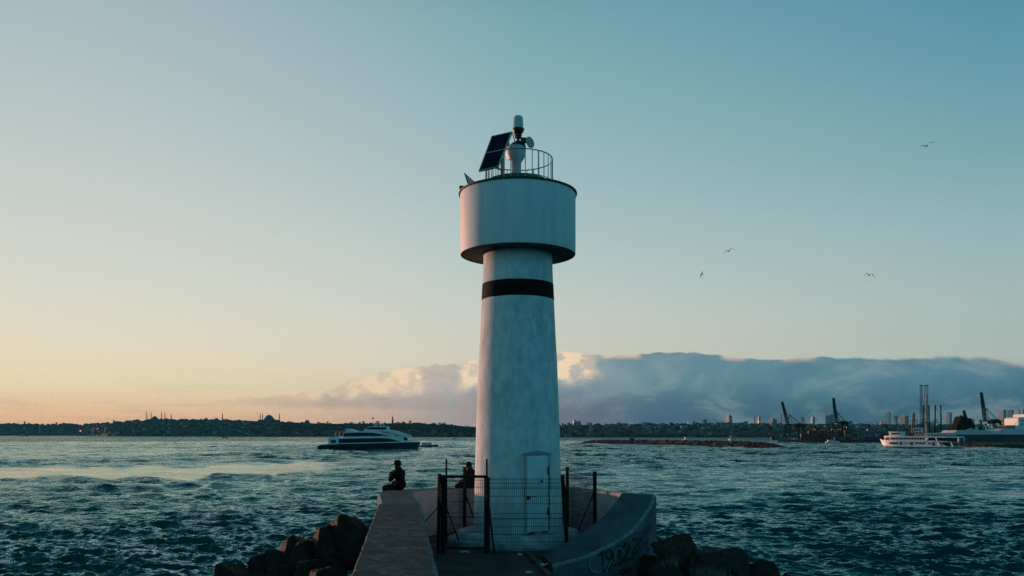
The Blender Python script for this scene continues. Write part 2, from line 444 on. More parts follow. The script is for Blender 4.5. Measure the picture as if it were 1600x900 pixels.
    me.loops.add(nq*4+ntn*3); me.loops.foreach_set('vertex_index', np.concatenate([q[:, ::-1].ravel(), np.array(tri).ravel()]).astype(np.int32))
    me.polygons.add(nq+ntn)
    me.polygons.foreach_set('loop_start', np.concatenate([np.arange(nq)*4, nq*4+np.arange(ntn)*3]).astype(np.int32))
    me.update(calc_edges=True); me.validate(); me.shade_smooth()
    at = me.attributes.new('calm', 'FLOAT', 'POINT')
    at.data.foreach_set('value', np.append(calm.ravel(), 0).astype(np.float32))
    o = bpy.data.objects.new('water', me); COL.objects.link(o); tag(o, kind='structure')
    m = bpy.data.materials.new('sea_water'); m.use_nodes = True; nt = m.node_tree; b = NB(nt); p = nt.nodes['Principled BSDF']
    p.inputs['Base Color'].default_value = (.002, .026, .034, 1)
    p.inputs['Specular Tint'].default_value = (.30, .80, 1, 1); p.inputs['Roughness'].default_value = .06; p.inputs['IOR'].default_value = 1.33
    tc = b.n('ShaderNodeTexCoord').outputs['Object']
    ca = b.n('ShaderNodeAttribute', attribute_name='calm').outputs['Fac']
    hts = None
    for sc, amp, st, rot in ((.13, .42, (1, .45, 1), .15), (.6, .15, (1, .5, 1), .3), (1.7, .10, (1, .55, 1), -.25), (4.6, .035, (1, .7, 1), .1)):
        mp = b.n('ShaderNodeMapping'); b.put(mp.inputs[0], tc); mp.inputs['Rotation'].default_value = (0, 0, rot)
        mp.inputs['Scale'].default_value = (st[1], st[0], 1)
        nn = b.noise(mp.outputs[0], sc, 3, .55, .4)
        # crests sharper than troughs
        nn = b.m('MULTIPLY', b.m('SUBTRACT', 1.0, b.m('ABSOLUTE', b.m('MULTIPLY', b.m('SUBTRACT', nn, .5), 2.6))), amp)
        hts = nn if hts is None else b.m('ADD', hts, nn)
    hts = b.m('MULTIPLY', hts, b.mr(ca, 0, 1, 1.0, .16))
    bp = b.n('ShaderNodeBump'); bp.inputs['Distance'].default_value = 1.0; bp.inputs['Strength'].default_value = .8
    b.put(bp.inputs['Height'], hts)
    # wavelets smaller than the mesh: random facet slopes, stronger where the mesh has faded out
    ln = b.n('ShaderNodeVectorMath', operation='LENGTH'); b.put(ln.inputs[0], tc)
    far = b.mr(ln.outputs['Value'], 45, 190, .30, 1.45)
    acc = None
    for sc, k in ((2.6, .70), (.75, .75), (.22, .75), (.05, .60), (.014, .35)):
        mp = b.n('ShaderNodeMapping'); b.put(mp.inputs[0], tc); mp.inputs['Scale'].default_value = (.6, 1, 1); mp.inputs['Rotation'].default_value = (0, 0, .2)
        o = b.n('ShaderNodeTexNoise'); b.put(o.inputs['Vector'], mp.outputs[0]); o.inputs['Scale'].default_value = sc; o.inputs['Detail'].default_value = 3; o.inputs['Roughness'].default_value = .6
        v1 = b.n('ShaderNodeVectorMath', operation='SUBTRACT'); b.put(v1.inputs[0], o.outputs['Color']); v1.inputs[1].default_value = (.5, .5, .5)
        v2 = b.n('ShaderNodeVectorMath', operation='MULTIPLY'); b.put(v2.inputs[0], v1.outputs[0]); v2.inputs[1].default_value = (k*.8, k*1.3, 0)
        if acc is None: acc = v2.outputs[0]
        else:
            v3 = b.n('ShaderNodeVectorMath', operation='ADD'); b.put(v3.inputs[0], acc); b.put(v3.inputs[1], v2.outputs[0]); acc = v3.outputs[0]
    # gust streaks: patches of rougher and smoother water
    mp = b.n('ShaderNodeMapping'); b.put(mp.inputs[0], tc); mp.inputs['Scale'].default_value = (.35, 1, 1); mp.inputs['Rotation'].default_value = (0, 0, -.12)
    gust = b.mr(b.noise(mp.outputs[0], .028, 5, .6, .8), .36, .62, .45, 1.35, smooth=True)
    sx = b.n('ShaderNodeSeparateXYZ'); b.put(sx.inputs[0], tc)
    gust = b.m('MULTIPLY', gust, b.mr(sx.outputs[0], -30, 130, .85, 1.75, smooth=True))
    stg = b.m('MULTIPLY', b.m('MULTIPLY', far, gust), b.mr(ca, 0, 1, 1.0, .10))
    v4 = b.n('ShaderNodeVectorMath', operation='SCALE'); b.put(v4.inputs[0], acc); b.put(v4.inputs['Scale'], stg)
    v5 = b.n('ShaderNodeVectorMath', operation='ADD'); b.put(v5.inputs[0], bp.outputs[0]); b.put(v5.inputs[1], v4.outputs[0])
    v6 = b.n('ShaderNodeVectorMath', operation='NORMALIZE'); b.put(v6.inputs[0], v5.outputs[0])
    # dark green body under a reflecting skin that is clear at a glance and tinted by the water where seen steeply
    fr = b.n('ShaderNodeFresnel'); fr.inputs['IOR'].default_value = 1.33; b.put(fr.inputs['Normal'], v6.outputs[0])
    gl = b.n('ShaderNodeBsdfGlossy'); gl.inputs['Roughness'].default_value = .07; b.put(gl.inputs['Normal'], v6.outputs[0])
    b.put(gl.inputs['Color'], b.ramp(fr.outputs[0], [(0, (.08,.58,.64)), (.20, (.13,.66,.73)), (.42, (.34,.79,.85)), (.68, (.66,.92,.95)), (.84, (1,1,1))]))
    df = b.n('ShaderNodeBsdfDiffuse'); df.inputs['Color'].default_value = (.001, .060, .064, 1)
    mx = b.n('ShaderNodeMixShader'); b.put(mx.inputs[0], fr.outputs[0]); nt.links.new(df.outputs[0], mx.inputs[1]); nt.links.new(gl.outputs[0], mx.inputs[2])
    nt.links.new(mx.outputs[0], nt.nodes['Material Output'].inputs['Surface']); nt.nodes.remove(p)
    me.materials.append(m)
    # sea bed
    bed = MB(); bed.add([(-42000,-42000,-9), (42000,-42000,-9), (42000,42000,-9), (-42000,42000,-9)], [(0,1,2,3)])
build_water()

# ------------------------------------------------------------------ breakwater: walls, floor
TC = Vector((.17, 24.2, 0))      # axis of the lighthouse
FLOOR = 3.40; WTOP = 4.85
def sweep(sections, closed_ends=True):
    """sections: list of rings with the same number of points"""
    b = MB(); n = len(sections[0]); vs = [p for s_ in sections for p in s_]
    fs = []
    for i in range(len(sections)-1):
        for k in range(n): fs.append((i*n+k, i*n+(k+1) % n, (i+1)*n+(k+1) % n, (i+1)*n+k))
    fs += [tuple(range(n))[::-1], tuple(range((len(sections)-1)*n, len(sections)*n))]
    return b.add(vs, fs)
def xr(D): return -.855-.133*(D-9.75)
def xl(D): return -1.89-.128*(D-9.75)
def straight(D0, D1, step, ztop, jit, ch=.025):
    secs = []; n = max(2, int(abs(D1-D0)/step))
    for i in range(n+1):
        D = D0+(D1-D0)*i/n; j = lambda s: jit*(mnoise.noise(Vector((D*2.3, s, 0)))+.6*mnoise.noise(Vector((D*7, s, 3))))
        l, r = xl(D)+j(1), xr(D)+j(5); zt = ztop+j(9)*.4
        secs.append([(l-.05, D, -1.0), (l, D, zt-ch-abs(j(2))*.6), (l+ch, D, zt), (l+.5*(r-l), D, zt+.001), (r-ch-.03, D, zt), (r, D, zt-ch*.6-.01), (r+.01, D, -1.0)])
    return sweep(secs)
w1 = straight(-6, 19.845, .12, WTOP, .022).build('parapet_wall', [M_scour, mat('pale_inner_edge', (.16,.22,.24), .85, .6, 5, .008, 18)], smooth=12)
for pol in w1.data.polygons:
    if .2 < abs(pol.normal.z) < .97 and pol.center.x > (xl(pol.center.y)+xr(pol.center.y))/2 and pol.area < .05: pol.material_index = 1  # right-hand chamfer faces take a paler concrete
tag(w1, 'long straight sea wall with scoured mottled top beside the walkway', 'wall')
# curved wall: straight continuation, round the back, then the ramp down on the right
def ring_sec(th, zi, zo, ri=3.0, ro=3.97):
    # th measured at the tower axis from the direction towards the viewer, positive to the right
    dx, dy = math.sin(th), -math.cos(th)
    P = lambda r, z: (TC.x+dx*r, TC.y+dy*r, z)
    c = .03; c2 = .07
    return [P(ro+.02, -1.0), P(ro, zo-c2), P(ro-c2, zo), P((ri+ro)/2, (zi+zo)/2+.001), P(ri+c, zi), P(ri, zi-c), P(ri, min(FLOOR-.3, zi-.1))]
secs = []
for i in range(26):
    D = 19.88+(24.1-19.88)*i/25
    l, r = xl(D), xr(D)
    k = i/25
    l = l*(1-k*k)+(TC.x-4.0)*k*k; r = r*(1-k*k)+(TC.x-3.0)*k*k
    secs.append([(l-.02, D, -1.0), (l, D, WTOP-.07), (l+.07, D, WTOP), ((l+r)/2, D, WTOP+.001), (r-.03, D, WTOP), (r, D, WTOP-.03), (r, D, FLOOR-.3)])
def prof(thd):
    if thd < 72:
        zi = np.interp(thd, [12, 30, 49, 60, 72], [3.43, 3.86, 4.33, 4.62, 4.83])
        zo = zi-np.interp(thd, [12, 25, 46, 60, 72], [.10, .24, .29, .2, .08])
        return zi, zo
    z = WTOP-.12*math.sin((thd-72)/198*PI) if thd < 270 else WTOP
    if thd < 150: return z, z-.09*math.sin((thd-72)/78*PI)
    return z, z
for thd in np.linspace(-88, -288-60, 150):
    t = thd % 360 if thd % 360 > 0 else thd+360
    zi, zo = prof(t)
    secs.append(ring_sec(R(thd), zi, zo))
cw = sweep(secs).build('curved_wall', [M_smooth, M_inner, mat('pale_concrete_edge', (.26,.30,.30), .85, .6, 5, .008, 18), mat('stained_outer_face', (.15,.19,.195), .85, .55, 1.6, .014, 12, stretch=(1,1,.5), col2=(.07,.095,.10))], smooth=18)
# the inner upright face carries pale paint
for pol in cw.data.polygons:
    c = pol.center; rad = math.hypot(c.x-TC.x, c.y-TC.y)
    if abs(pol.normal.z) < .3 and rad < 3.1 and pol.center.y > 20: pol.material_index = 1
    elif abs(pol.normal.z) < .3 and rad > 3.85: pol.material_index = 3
    elif .3 < abs(pol.normal.z) < .93 and pol.area < .03: pol.material_index = 2  # small chamfer faces paler than the wall top
tag(cw, 'rounded concrete wall curling behind the lighthouse and ramping down to a graffiti covered face', 'wall')

# walkway floor, held between the walls
fl = MB()
pl = [(xr(-6)+.0, -6.), (2.3, -6.), (.76, 18.66), (.39, 21.7)]
inner = [(TC.x+2.98*math.sin(R(t)), TC.y-2.98*math.cos(R(t))) for t in range(10, 272, 6)]
left = [(xr(D)+.004, D) for D in (22, 20, 16, 10, 4)]
poly = pl[1:]+inner+left+[(xr(-6), -6.)]
fl.extrude(poly, 1.2, FLOOR)
tag(fl.build('pavement', M_floor), kind='structure')
# broken kerb along the walkway edge
kb = MB()
for i in range(9):
    t = i/8; p0 = Vector((.42, 21.6, 0)).lerp(Vector((.80, 18.2, 0)), t)
    kb.box((p0.x+random.uniform(-.02,.02), p0.y, FLOOR+.01+random.uniform(-.02,.015)), (.13+random.random()*.05, .47, .10), .11+random.uniform(-.07,.07))
tag(kb.build('kerb', mat('brown_kerb_stone', (.14,.10,.075), .9, .5, 6, .01, 20)), 'low broken brown kerb at the edge of the walkway by the ramp foot', 'kerb')
# scraps lying on the floor
for (px, py, s_, lb) in ((724, 865, .16, 'small pale plastic scrap on the floor before the gate'), (850, 885, .14, 'crumpled white paper scrap beside the ramp foot'), (812, 869, .09, 'tiny white litter scrap on the walkway floor before the mesh fence'), (829, 898, .16, 'white litter scrap at the bottom edge of the walkway floor')):
    D = F*(EYE-FLOOR)/(py-HY); p = pt(px, py, D)
    sc = MB()
    for k in range(3):
        a = random.random()*3; c = Vector((p.x+random.uniform(-.5,.5)*s_, p.y+random.uniform(-.5,.5)*s_, FLOOR+.03))
        sc.add([c+Vector((math.cos(a+q*PI/2)*s_*.5, math.sin(a+q*PI/2)*s_*.4, random.uniform(-.02, .04))) for q in range(4)]+[c+Vector((0,0,.05))], [(0,1,4),(1,2,4),(2,3,4),(3,0,4),(0,3,2,1)])
    tag(sc.build('litter', mat('litter_white', (.55,.58,.58), .7, .1)), lb, 'litter')

# graffiti strokes on the ramp's outer face
def wallpt(px, py, off=.012):
    """point on the outer cylinder (r=4) seen at that place on the face"""
    dx = (px-800)/F; dz = -(py-HY)/F
    r = 4.0+off
    a = dx*dx+1; bq = -2*(dx*TC.x+TC.y); c = TC.x**2+TC.y**2-r*r
    D = (-bq-math.sqrt(max(0, bq*bq-4*a*c)))/(2*a)
    return Vector((dx*D, D, EYE+dz*D))
def strokes(name, lines, w, m, parent):
    b = MB()
    for ln in lines:
        P = [wallpt(*q) for q in ln]
        for a, c in zip(P[:-1], P[1:]):
            nrm = Vector(((a.x+c.x)/2-TC.x, (a.y+c.y)/2-TC.y, 0)).normalized()
            t = (c-a).normalized(); s_ = nrm.cross(t).normalized()*w/2; e = t*w*.35
            vs = [a-e-s_, c+e-s_, c+e+s_, a-e+s_]
            vs = [Vector(q) for q in vs]; 
            b.add(vs+[q+nrm*.004 for q in vs], [(0,1,2,3), (4,7,6,5), (0,4,5,1), (1,5,6,2), (2,6,7,3), (3,7,4,0)])
    return b.build(name, m, parent)
M_spray = mat('black_spray_paint', (.012,.014,.016), .6, .3, 12)
M_spray2 = mat('pale_blue_spray_paint', (.14,.22,.27), .6, .3, 12)
def ov(cx, cy, rx, ry, a0=0, a1=360, n=12):
    return [(cx+rx*math.cos(R(a0+(a1-a0)*k/n)), cy+ry*math.sin(R(a0+(a1-a0)*k/n))) for k in range(n+1)]
G = []
G += [[(936,869),(942,860),(943,893)]]                                      # 1
G += [ov(952,866,5,7), [(957,866),(957,878),(953,890)]]                     # 9
G += [ov(962,883,.6,.6)]
G += [[(964,860),(968,852),(969,883)], [(973,858),(977,849),(983,850),(984,857),(974,877),(986,872)]]   # 12
G += [ov(989,872,.6,.6)]
def shift(lst, dx, dy): return [[(x+dx, y+dy) for x, y in l] for l in lst]
G += [[(989,846),(991,841),(995,842),(996,848),(989,866),(997,862)]]        # 2
G += [ov(1000.5,850,2.6,8.5)]                                               # 0
txt = []
txt += [[(992,836),(999,832)], [(995.5,834),(996,846)]]                     # T
txt += [[(1000,832),(1000.3,842),(1002.5,844),(1005,840),(1005,828)]]       # U
txt += [[(1007,840),(1007,827),(1010,836),(1010,824)]]                      # N
txt += [[(1012,835),(1012,822)], [(1014.2,820),(1012.2,828),(1014.6,833)]]  # K
txt += [[(1018,817),(1016,819),(1016,831),(1018,828)], [(1016,825),(1017.6,823.5)]]  # E
low = [[(1008,853),(1008,846),(1010,851),(1012,844),(1012,850)], ov(1012.5,858,1.5,3,-90,90,5), ov(973,893,4,3.5), ov(983,891,4,3.5)]
strokes('graffiti', G, .045, M_spray, cw)
strokes('graffiti', txt, .026, M_spray, cw)
strokes('graffiti', low, .03, M_spray, cw)
strokes('graffiti', [ov(930,880,9,14,60,250,10), [(946,897),(956,876)], [(927,893),(938,893),(943,884)], ov(968,868,7,12,150,330,8)], .05, M_spray2, cw)

# ------------------------------------------------------------------ lighthouse
lh = empty('lighthouse', (TC.x, TC.y, 3.74), 0, 'white concrete lighthouse with black band, fat drum top and solar panel on the breakwater tip', 'lighthouse')
Z0 = 3.74
def zz(z): return z-Z0
shaft_prof = [(1.305, 3.74), (1.295, 3.9), (1.272, 4.5), (1.255, 4.99), (1.236, 5.8), (1.218, 6.48), (1.18, 7.6), (1.135, 8.715), (1.09, 9.5), (1.05, 10.39), (1.028, 10.85), (1.005, 11.41), (1.0, 11.75)]
def rad(z): return float(np.interp(z, [p[1] for p in shaft_prof], [p[0] for p in shaft_prof]))
zs = np.arange(3.74, 11.76, .25)
b = MB(); b.lathe([(rad(z)+.004*mnoise.noise(Vector((z*1.7, 0, 0))), zz(z)) for z in zs], 96); b.build('shaft', M_shaft, lh, smooth=30)
zs2 = np.linspace(10.39, 10.85, 6)
b = MB(); b.lathe([(1.0, zz(10.39))]+[(rad(z)+.007, zz(z)) for z in zs2]+[(1.0, zz(10.85))], 96); b.build('black_band', M_band, lh, smooth=40)
# drum: side, soffit and rim
b = MB(); b.lathe([(1.665, zz(11.71)), (1.675, zz(11.74)), (1.675, zz(13.44)), (1.60, zz(13.44)), (1.60, zz(11.80))], 128); dr_ = b.build('drum', M_white, lh, smooth=30)
b = MB(); b.lathe([(1.004, zz(11.735)), (1.6, zz(11.725)), (1.664, zz(11.715)), (1.60, zz(11.80)), (1.0, zz(11.80))], 128); b.build('soffit', M_under, lh, smooth=30)
b = MB(); b.lathe([(1.55, zz(13.43)), (1.715, zz(13.442)), (1.72, zz(13.485)), (1.55, zz(13.50)), (.9, zz(13.56))], 128); b.build('rim', M_rim, lh, smooth=40)
b = MB(); b.lathe([(.90, zz(13.5)), (.90, zz(13.80)), (.86, zz(13.845)), (.3, zz(13.9)), (.01, zz(13.9))], 64); b.build('roof', mat('grey_roof_paint', (.25,.26,.26), .7, .4, 4), lh, smooth=30)
# weld seams on the drum: three upright plate joints
for a in (R(-120), R(-76), R(-20)):
    b = MB(); p = Vector((math.cos(a), math.sin(a), 0))*1.677
    b.box((p.x, p.y, zz(12.59)), (.006, .012, 1.68), a); b.build('seam', M_white, lh)
# plinth steps
b = MB(); b.lathe([(1.28, -.01), (1.60, 0), (1.75, -.02), (1.78, -.06), (1.80, -.20)], 96); b.build('plinth', M_plinth, lh, smooth=40)
b = MB(); b.lathe([(1.78, -.19), (1.95, -.185), (2.02, -.20), (2.04, -.23), (2.05, -.35)], 96); b.build('plinth', mat('worn_step_paint', (.42,.48,.50), .8, .5, 2.2, .01, 9), lh, smooth=40)
# door, set a little proud of the curved shaft
phi = R(25)                     # to the right of the direction to the viewer
dn = Vector((math.sin(phi), -math.cos(phi), 0)); dt = Vector((math.cos(phi), math.sin(phi), 0))
def doorM(): return Matrix((dt, -dn, Vector((0,0,1)))).transposed()
DM = Matrix(((dt.x, dn.x, 0), (dt.y, dn.y, 0), (0, 0, 1)))   # local (along, outwards, up)
def dbox(b, x, o, z, w, d, h):
    c = dt*x+dn*o+Vector((0, 0, z)); return b.box(c, (w, d, h), M=DM)
b = MB(); dbox(b, 0, 1.225, 1.12, .66, .10, 2.12); door = b.build('door', M_door, lh)
b = MB()
for x in (-.36, .36): dbox(b, x, 1.215, 1.12, .05, .15, 2.16)
dbox(b, 0, 1.212, .03, .78, .17, .05); 
b.build('door_frame', mat('stained_frame_paint', (.42,.44,.43), .7, .6, 9, col2=(.34,.33,.30)), lh)
b = MB()
arcp = [(-.42, 2.20), (-.42, 2.225), (-.2, 2.29), (0, 2.315), (.2, 2.29), (.42, 2.225), (.42, 2.20)]
vs = [dt*x+dn*o+Vector((0,0,z)) for o in (1.0, 1.30) for x, z in arcp]; n = len(arcp)
b.add(vs, [(k, (k+1) % n, n+(k+1) % n, n+k) for k in range(n)]+[tuple(range(n)), tuple(range(2*n-1, n-1, -1))])
b.build('door_hood', mat('hood_concrete', (.33,.36,.37), .8, .3, 6), lh)
b = MB(); dbox(b, -.30, 1.30, 1.02, .10, .06, .09); dbox(b, -.14, 1.285, 1.05, .28, .012, .02); b.build('handle', M_rust, door)
for z in (.62, 1.75):
    b = MB(); dbox(b, .32, 1.285, z, .035, .03, .20); b.build('hinge', M_rust, door)
b = MB()
for i in range(9): dbox(b, -.26+i*.065, 1.297, .045+random.uniform(-.01,.02), .05, .01, .03+random.random()*.04)
b.build('rust_patch', M_rust, lh)
b = MB()
for i in range(16): dbox(b, .362+random.uniform(-.008,.008), 1.293, .15+i*.115, .02+random.random()*.02, .006, .07+random.random()*.05)
b.build('rust_streak', mat('pale_rust_stain', (.26,.17,.10), .9, .4, 12), lh)
b = MB(); c = dt*.12+dn*1.281+Vector((0,0,1.46)); b.tube(c-dn*.004, c+dn*.003, .045, 10); b.build('sticker', mat('blue_sticker', (.03,.09,.30), .6, .1), door)
# railing
rl = empty('railing', (0,0,0)); rl.parent = lh
RC = (.04, 0)
b = MB(); RR = .97
b.path([(RC[0]+RR*math.cos(2*PI*k/60), RC[1]+RR*math.sin(2*PI*k/60), zz(14.49)) for k in range(60)], .016, 6, True)
b.path([(RC[0]+RR*math.cos(2*PI*k/60), RC[1]+RR*math.sin(2*PI*k/60), zz(13.80)) for k in range(60)], .012, 6, True)
rl_o = b
for k in range(30):
    a = 2*PI*(k+.3)/30; x, y = RC[0]+RR*math.cos(a), RC[1]+RR*math.sin(a)
    b.tube((x, y, zz(13.52)), (x, y, zz(14.48)), .0125 if k % 5 else .02, 6)
COL.objects.unlink(rl); bpy.data.objects.remove(rl)
b.build('railing', M_galv, lh, smooth=50)
# pedestal and lantern
px0 = (806-809)*.0186
b = MB(); b.lathe([(.155, zz(13.88)), (.155, zz(14.40)), (.17, zz(14.43)), (.285, zz(14.60)), (.29, zz(14.83)), (.27, zz(14.85)), (.0, zz(14.86))], 40, (px0, 0, 0)); b.build('pedestal', mat('pedestal_paint', (.62,.64,.66), .5, .15, 6), lh, smooth=35)
b = MB(); b.lathe([(.235, zz(14.85)), (.22, zz(14.93)), (.12, zz(15.01)), (.0, zz(15.02))], 32, (px0+.06, 0, 0))
b.box((px0-.28, .02, zz(14.90)), (.16, .14, .16), .3); b.box((px0-.17, 0, zz(14.86)), (.2, .06, .05))
b.tube((px0+.12, 0, zz(14.98)), (px0+.36, -.05, zz(15.02)), .035); b.box((px0+.22, -.02, zz(15.05)), (.16, .12, .13), .2)
b.build('lamp_bracket', M_blackm, lh, smooth=35)
lan = empty('t'); COL.objects.unlink(lan); bpy.data.objects.remove(lan)
lx = px0+.065
b = MB(); b.lathe([(.045, zz(15.0)), (.045, zz(15.12)), (.10, zz(15.13)), (.10, zz(15.15)), (.06, zz(15.16)), (.06, zz(15.19)), (.11, zz(15.195)), (.11, zz(15.215)), (.05, zz(15.22)), (.05, zz(15.26)), (.13, zz(15.27)), (.175, zz(15.35)), (.18, zz(15.39)), (.15, zz(15.40)), (0, zz(15.41))], 32, (lx, 0, 0)); lan = b.build('lantern', M_blackm, lh, smooth=35)
M_glass = mat('lantern_glass', (.85,.90,.92), .18, 0, trans=.35)
b = MB(); b.lathe([(.150, zz(15.40)), (.150, zz(15.55)), (.146, zz(15.66)), (.125, zz(15.735)), (.09, zz(15.76)), (.0, zz(15.765))], 32, (lx, 0, 0)); b.build('lantern_glass', M_glass, lan, smooth=50)
b = MB()
for k in range(7): b.lathe([(.05, zz(15.42+k*.035)), (.115, zz(15.435+k*.035)), (.05, zz(15.45+k*.035))], 24, (lx, 0, 0))
b.lathe([(.11, zz(15.68)), (.12, zz(15.70)), (.08, zz(15.71)), (0, zz(15.71))], 24, (lx, 0, 0))
b.build('lens', mat('lens_plastic', (.85,.86,.88), .25, 0), lan, smooth=40)
# round sensor dish
dc = Vector(((828-809)*.0186, -.12, zz(6.5+(679-223.3)*.0186-.02)))
dnn = Vector((.70, -.69, .12)).normalized()
b = MB(); b.tube(dc-dnn*.015, dc+dnn*.012, .165, 32); b.tube(dc-dnn*.06, dc-dnn*.01, .05, 12); b.build('sensor_dish', mat('dish_grey', (.42,.44,.42), .6, .1, 5), lh, smooth=40)
# solar panel: the four corners of the frame
org = Vector((TC.x, TC.y, Z0))
TL, TR_, BR, BL = [pt(x, y, d)-org for x, y, d in ((768.3,212.4,23.6), (800.3,205.3,23.26), (778.3,260.7,22.66), (747.7,267.3,23.0))]
nP = (BL-TL).cross(TR_-TL).normalized()
if nP.y > 0: nP = -nP
def quad(b, p, q, r, s_, th, off=0):
    vs = [v+nP*off for v in (p, q, r, s_)]; vs += [v-nP*th for v in vs]
    b.add(vs, [(0,1,2,3), (4,7,6,5), (0,4,5,1), (1,5,6,2), (2,6,7,3), (3,7,4,0)])
sp_ = MB()
def L2(a, c, t): return a.lerp(c, t)
def patch(u0, u1, v0, v1, th, off, bb):
    f = lambda u, v: L2(L2(TL, TR_, u), L2(BL, BR, u), v)
    quad(bb, f(u0, v0), f(u1, v0), f(u1, v1), f(u0, v1), th, off)
patch(0, 1, 0, 1, .03, -.01, sp_)
panel = sp_.build('solar_panel', mat('panel_back', (.30,.32,.33), .5, .1), lh)
b = MB()
for q in ((0,.045,0,1), (.955,1,0,1), (.045,.955,0,.022), (.045,.955,.978,1), (.045,.955,.487,.513)): patch(*q, .045, .004, b)
b.build('panel_frame', M_alu, panel)
for v0, v1 in ((.022,.487), (.513,.978)):
    b = MB(); patch(.045, .955, v0, v1, .01, -.003, b); b.build('solar_cell', M_cell, panel)
pc = L2(L2(TL, TR_, .62), L2(BL, BR, .62), .55)
b = MB()
base = Vector(((785-809)*.0186, -.72, zz(13.55)))
b.tube(base, Vector((base.x, base.y, pc.z-.02)), .05, 12); b.tube(Vector((base.x, base.y, pc.z-.08)), pc-nP*.05, .03)
b.tube(Vector((base.x, base.y, zz(13.95))), L2(BL, BR, .9)-nP*.03, .022)
b.box((base.x, base.y, zz(13.62)), (.2, .2, .12))
b.build('panel_mast', M_galv, panel, smooth=40)
b = MB(); b.tube(L2(TL, TR_, .97)-nP*.03, Vector((px0+.02, -.1, zz(14.84))), .014); b.build('strut', M_galv, panel)
# small tilted plate and bracket on the drum's left edge
P1, P2, P3 = [pt(*q)-org for q in ((726,271,24.3), (741.5,284.5,24.2), (732.5,291,24.0))]
b = MB(); b.path([P1, P3], .018, 6); b.path([P1, P2], .012, 6)
mount = b.build('floodlight', M_blackm, lh)
n3 = (P2-P1).cross(P3-P1).normalized()*.012
b = MB(); i1 = P1.lerp((P2+P3)/2, .18); i2 = P2.lerp(P1, .06); i3 = P3.lerp(P1, .06)
b.add([i1-n3, i2-n3, i3-n3, i1+n3, i2+n3, i3+n3], [(0,2,1), (3,4,5), (0,1,4,3), (1,2,5,4), (2,0,3,5)]); b.build('reflector', mat('cream_plate', (.70,.66,.56), .5, .05), mount)
b = MB(); c = pt(721, 295, 24.2)-org; b.box(c, (.11, .16, .14)); b.box(c+Vector((.06,0,.07)), (.14, .03, .03)); b.build('bracket', M_blackm, lh)

# ------------------------------------------------------------------ fence
fence = empty('wire_fence', (0, 22.0, FLOOR), 0, 'dark welded wire mesh fence on steel posts around the lighthouse foot', 'fence')
gate = empty('gate', (-1.2, 21.8, FLOOR), 0, 'dark steel mesh gate in a tall goalpost frame left of the mesh fence', 'gate')
def fp(v, par): return Vector(v)-par.location
def fpost(a, c, w, par, m=M_fence, name='post'):
    b = MB(); b.tube(fp(a, par), fp(c, par), w*.7071, 4); b.tube(fp(c, par), fp(c, par)+Vector((0,0,.02)), w*.8, 4); return b.build(name, m, par)
def fpanel(a0, a1, z0, z1, par, sp=.05, w=.0038, lean=(0,0)):
    """welded mesh panel with three folded ribs"""
    b = MB(); A_, B_ = Vector(a0), Vector(a1); Ld = (B_-A_).length; t = (B_-A_)/Ld; nrm = Vector((t.y, -t.x, 0))
    hz = [0, .02, .05, .09]; H = z1-z0
    n = int(Ld/sp)
    sh = lambda z: t*0 
    prof_ = [(0,0), (.47*H-.06,0), (.47*H,.035), (.47*H+.06,0), (.90*H-.05,0), (.90*H,.035), (.90*H+.05,0), (H,0)]
    def tilt(s, z): return lean[0]+(lean[1]-lean[0])*s   # sideways lean at the ends
    for i in range(n+1):
        s = i/n
        P = []
        for z, o in prof_:
            P.append(A_+t*(s*Ld)+t*tilt(s, z)*(1-z/H)+nrm*o+Vector((0,0,z0+z)))
        for p, q in zip(P[:-1], P[1:]): b.tube(fp(p, par), fp(q, par), w, 3, cap=False)
    for z in [0, .2, .4, .6, .8, .47*H-.06, .47*H+.06, 1.2, 1.4, 1.6, .90*H-.05, .90*H+.05, H-.03]:
        if z > H: continue
        p = A_+t*tilt(0, z)*(1-z/H)+Vector((0,0,z0+z)); q = B_+t*tilt(1, z)*(1-z/H)+Vector((0,0,z0+z))
        b.tube(fp(p, par), fp(q, par), w*1.25, 4, cap=False)
    return b.build('mesh_panel', M_fence, par)
ZT = 5.44
Ap, Bp, Cp, Ep, Fp, Hp, Gp = (-1.90,21.8,0), (-1.80,21.8,0), (-.655,21.8,0), (1.33,21.9,0), (2.31,23.2,0), (1.75,26.35,0), (-1.5,26.4,0)
def up(p, z, dx=0): return Vector((p[0]+dx, p[1], z))
fpost(up(Ap, FLOOR, -.03), up(Ap, 5.46), .07, fence)
b = MB(); b.tube(fp((-1.86,21.73,4.72), fence), fp((-1.855,21.73,5.22), fence), .03, 6); b.build('rust_patch', M_rust, fence)
fpost(up(Ep, FLOOR, .13), up(Ep, 5.42), .075, fence)
fpost(up(Fp, FLOOR), up(Fp, 5.45), .075, fence)
fpost(up(Gp, FLOOR), up(Gp, 5.46), .075, fence)
fpost(up(Hp, FLOOR), up(Hp, 5.46), .075, fence)
fpanel(Cp, Ep, FLOOR+.08, 5.36, fence, w=.0046, lean=(0, .13))
fpanel(Ep, Fp, FLOOR+.08, 5.40, fence, sp=.07, w=.0036)
fpanel(Fp, Hp, FLOOR+.10, 5.38, fence, sp=.08, w=.0034)
fpanel(Hp, Gp, FLOOR+.10, 5.38, fence)
fpanel(Gp, Ap, FLOOR+.22, 5.38, fence, sp=.16, w=.0028)
for a, c, w in (((-1.75,21.85,4.64), (-1.45,22.75,3.58), .018), ((2.27,23.15,4.85), (1.98,24.95,3.62), .018), ((-1.47,26.35,4.6), (-1.05,26.2,3.43), .022), ((-1.92,21.8,4.62), (-2.45,21.9,4.02), .014)):
    b = MB(); b.tube(fp(a, fence), fp(c, fence), w, 6); b.build('brace', M_fence, fence)
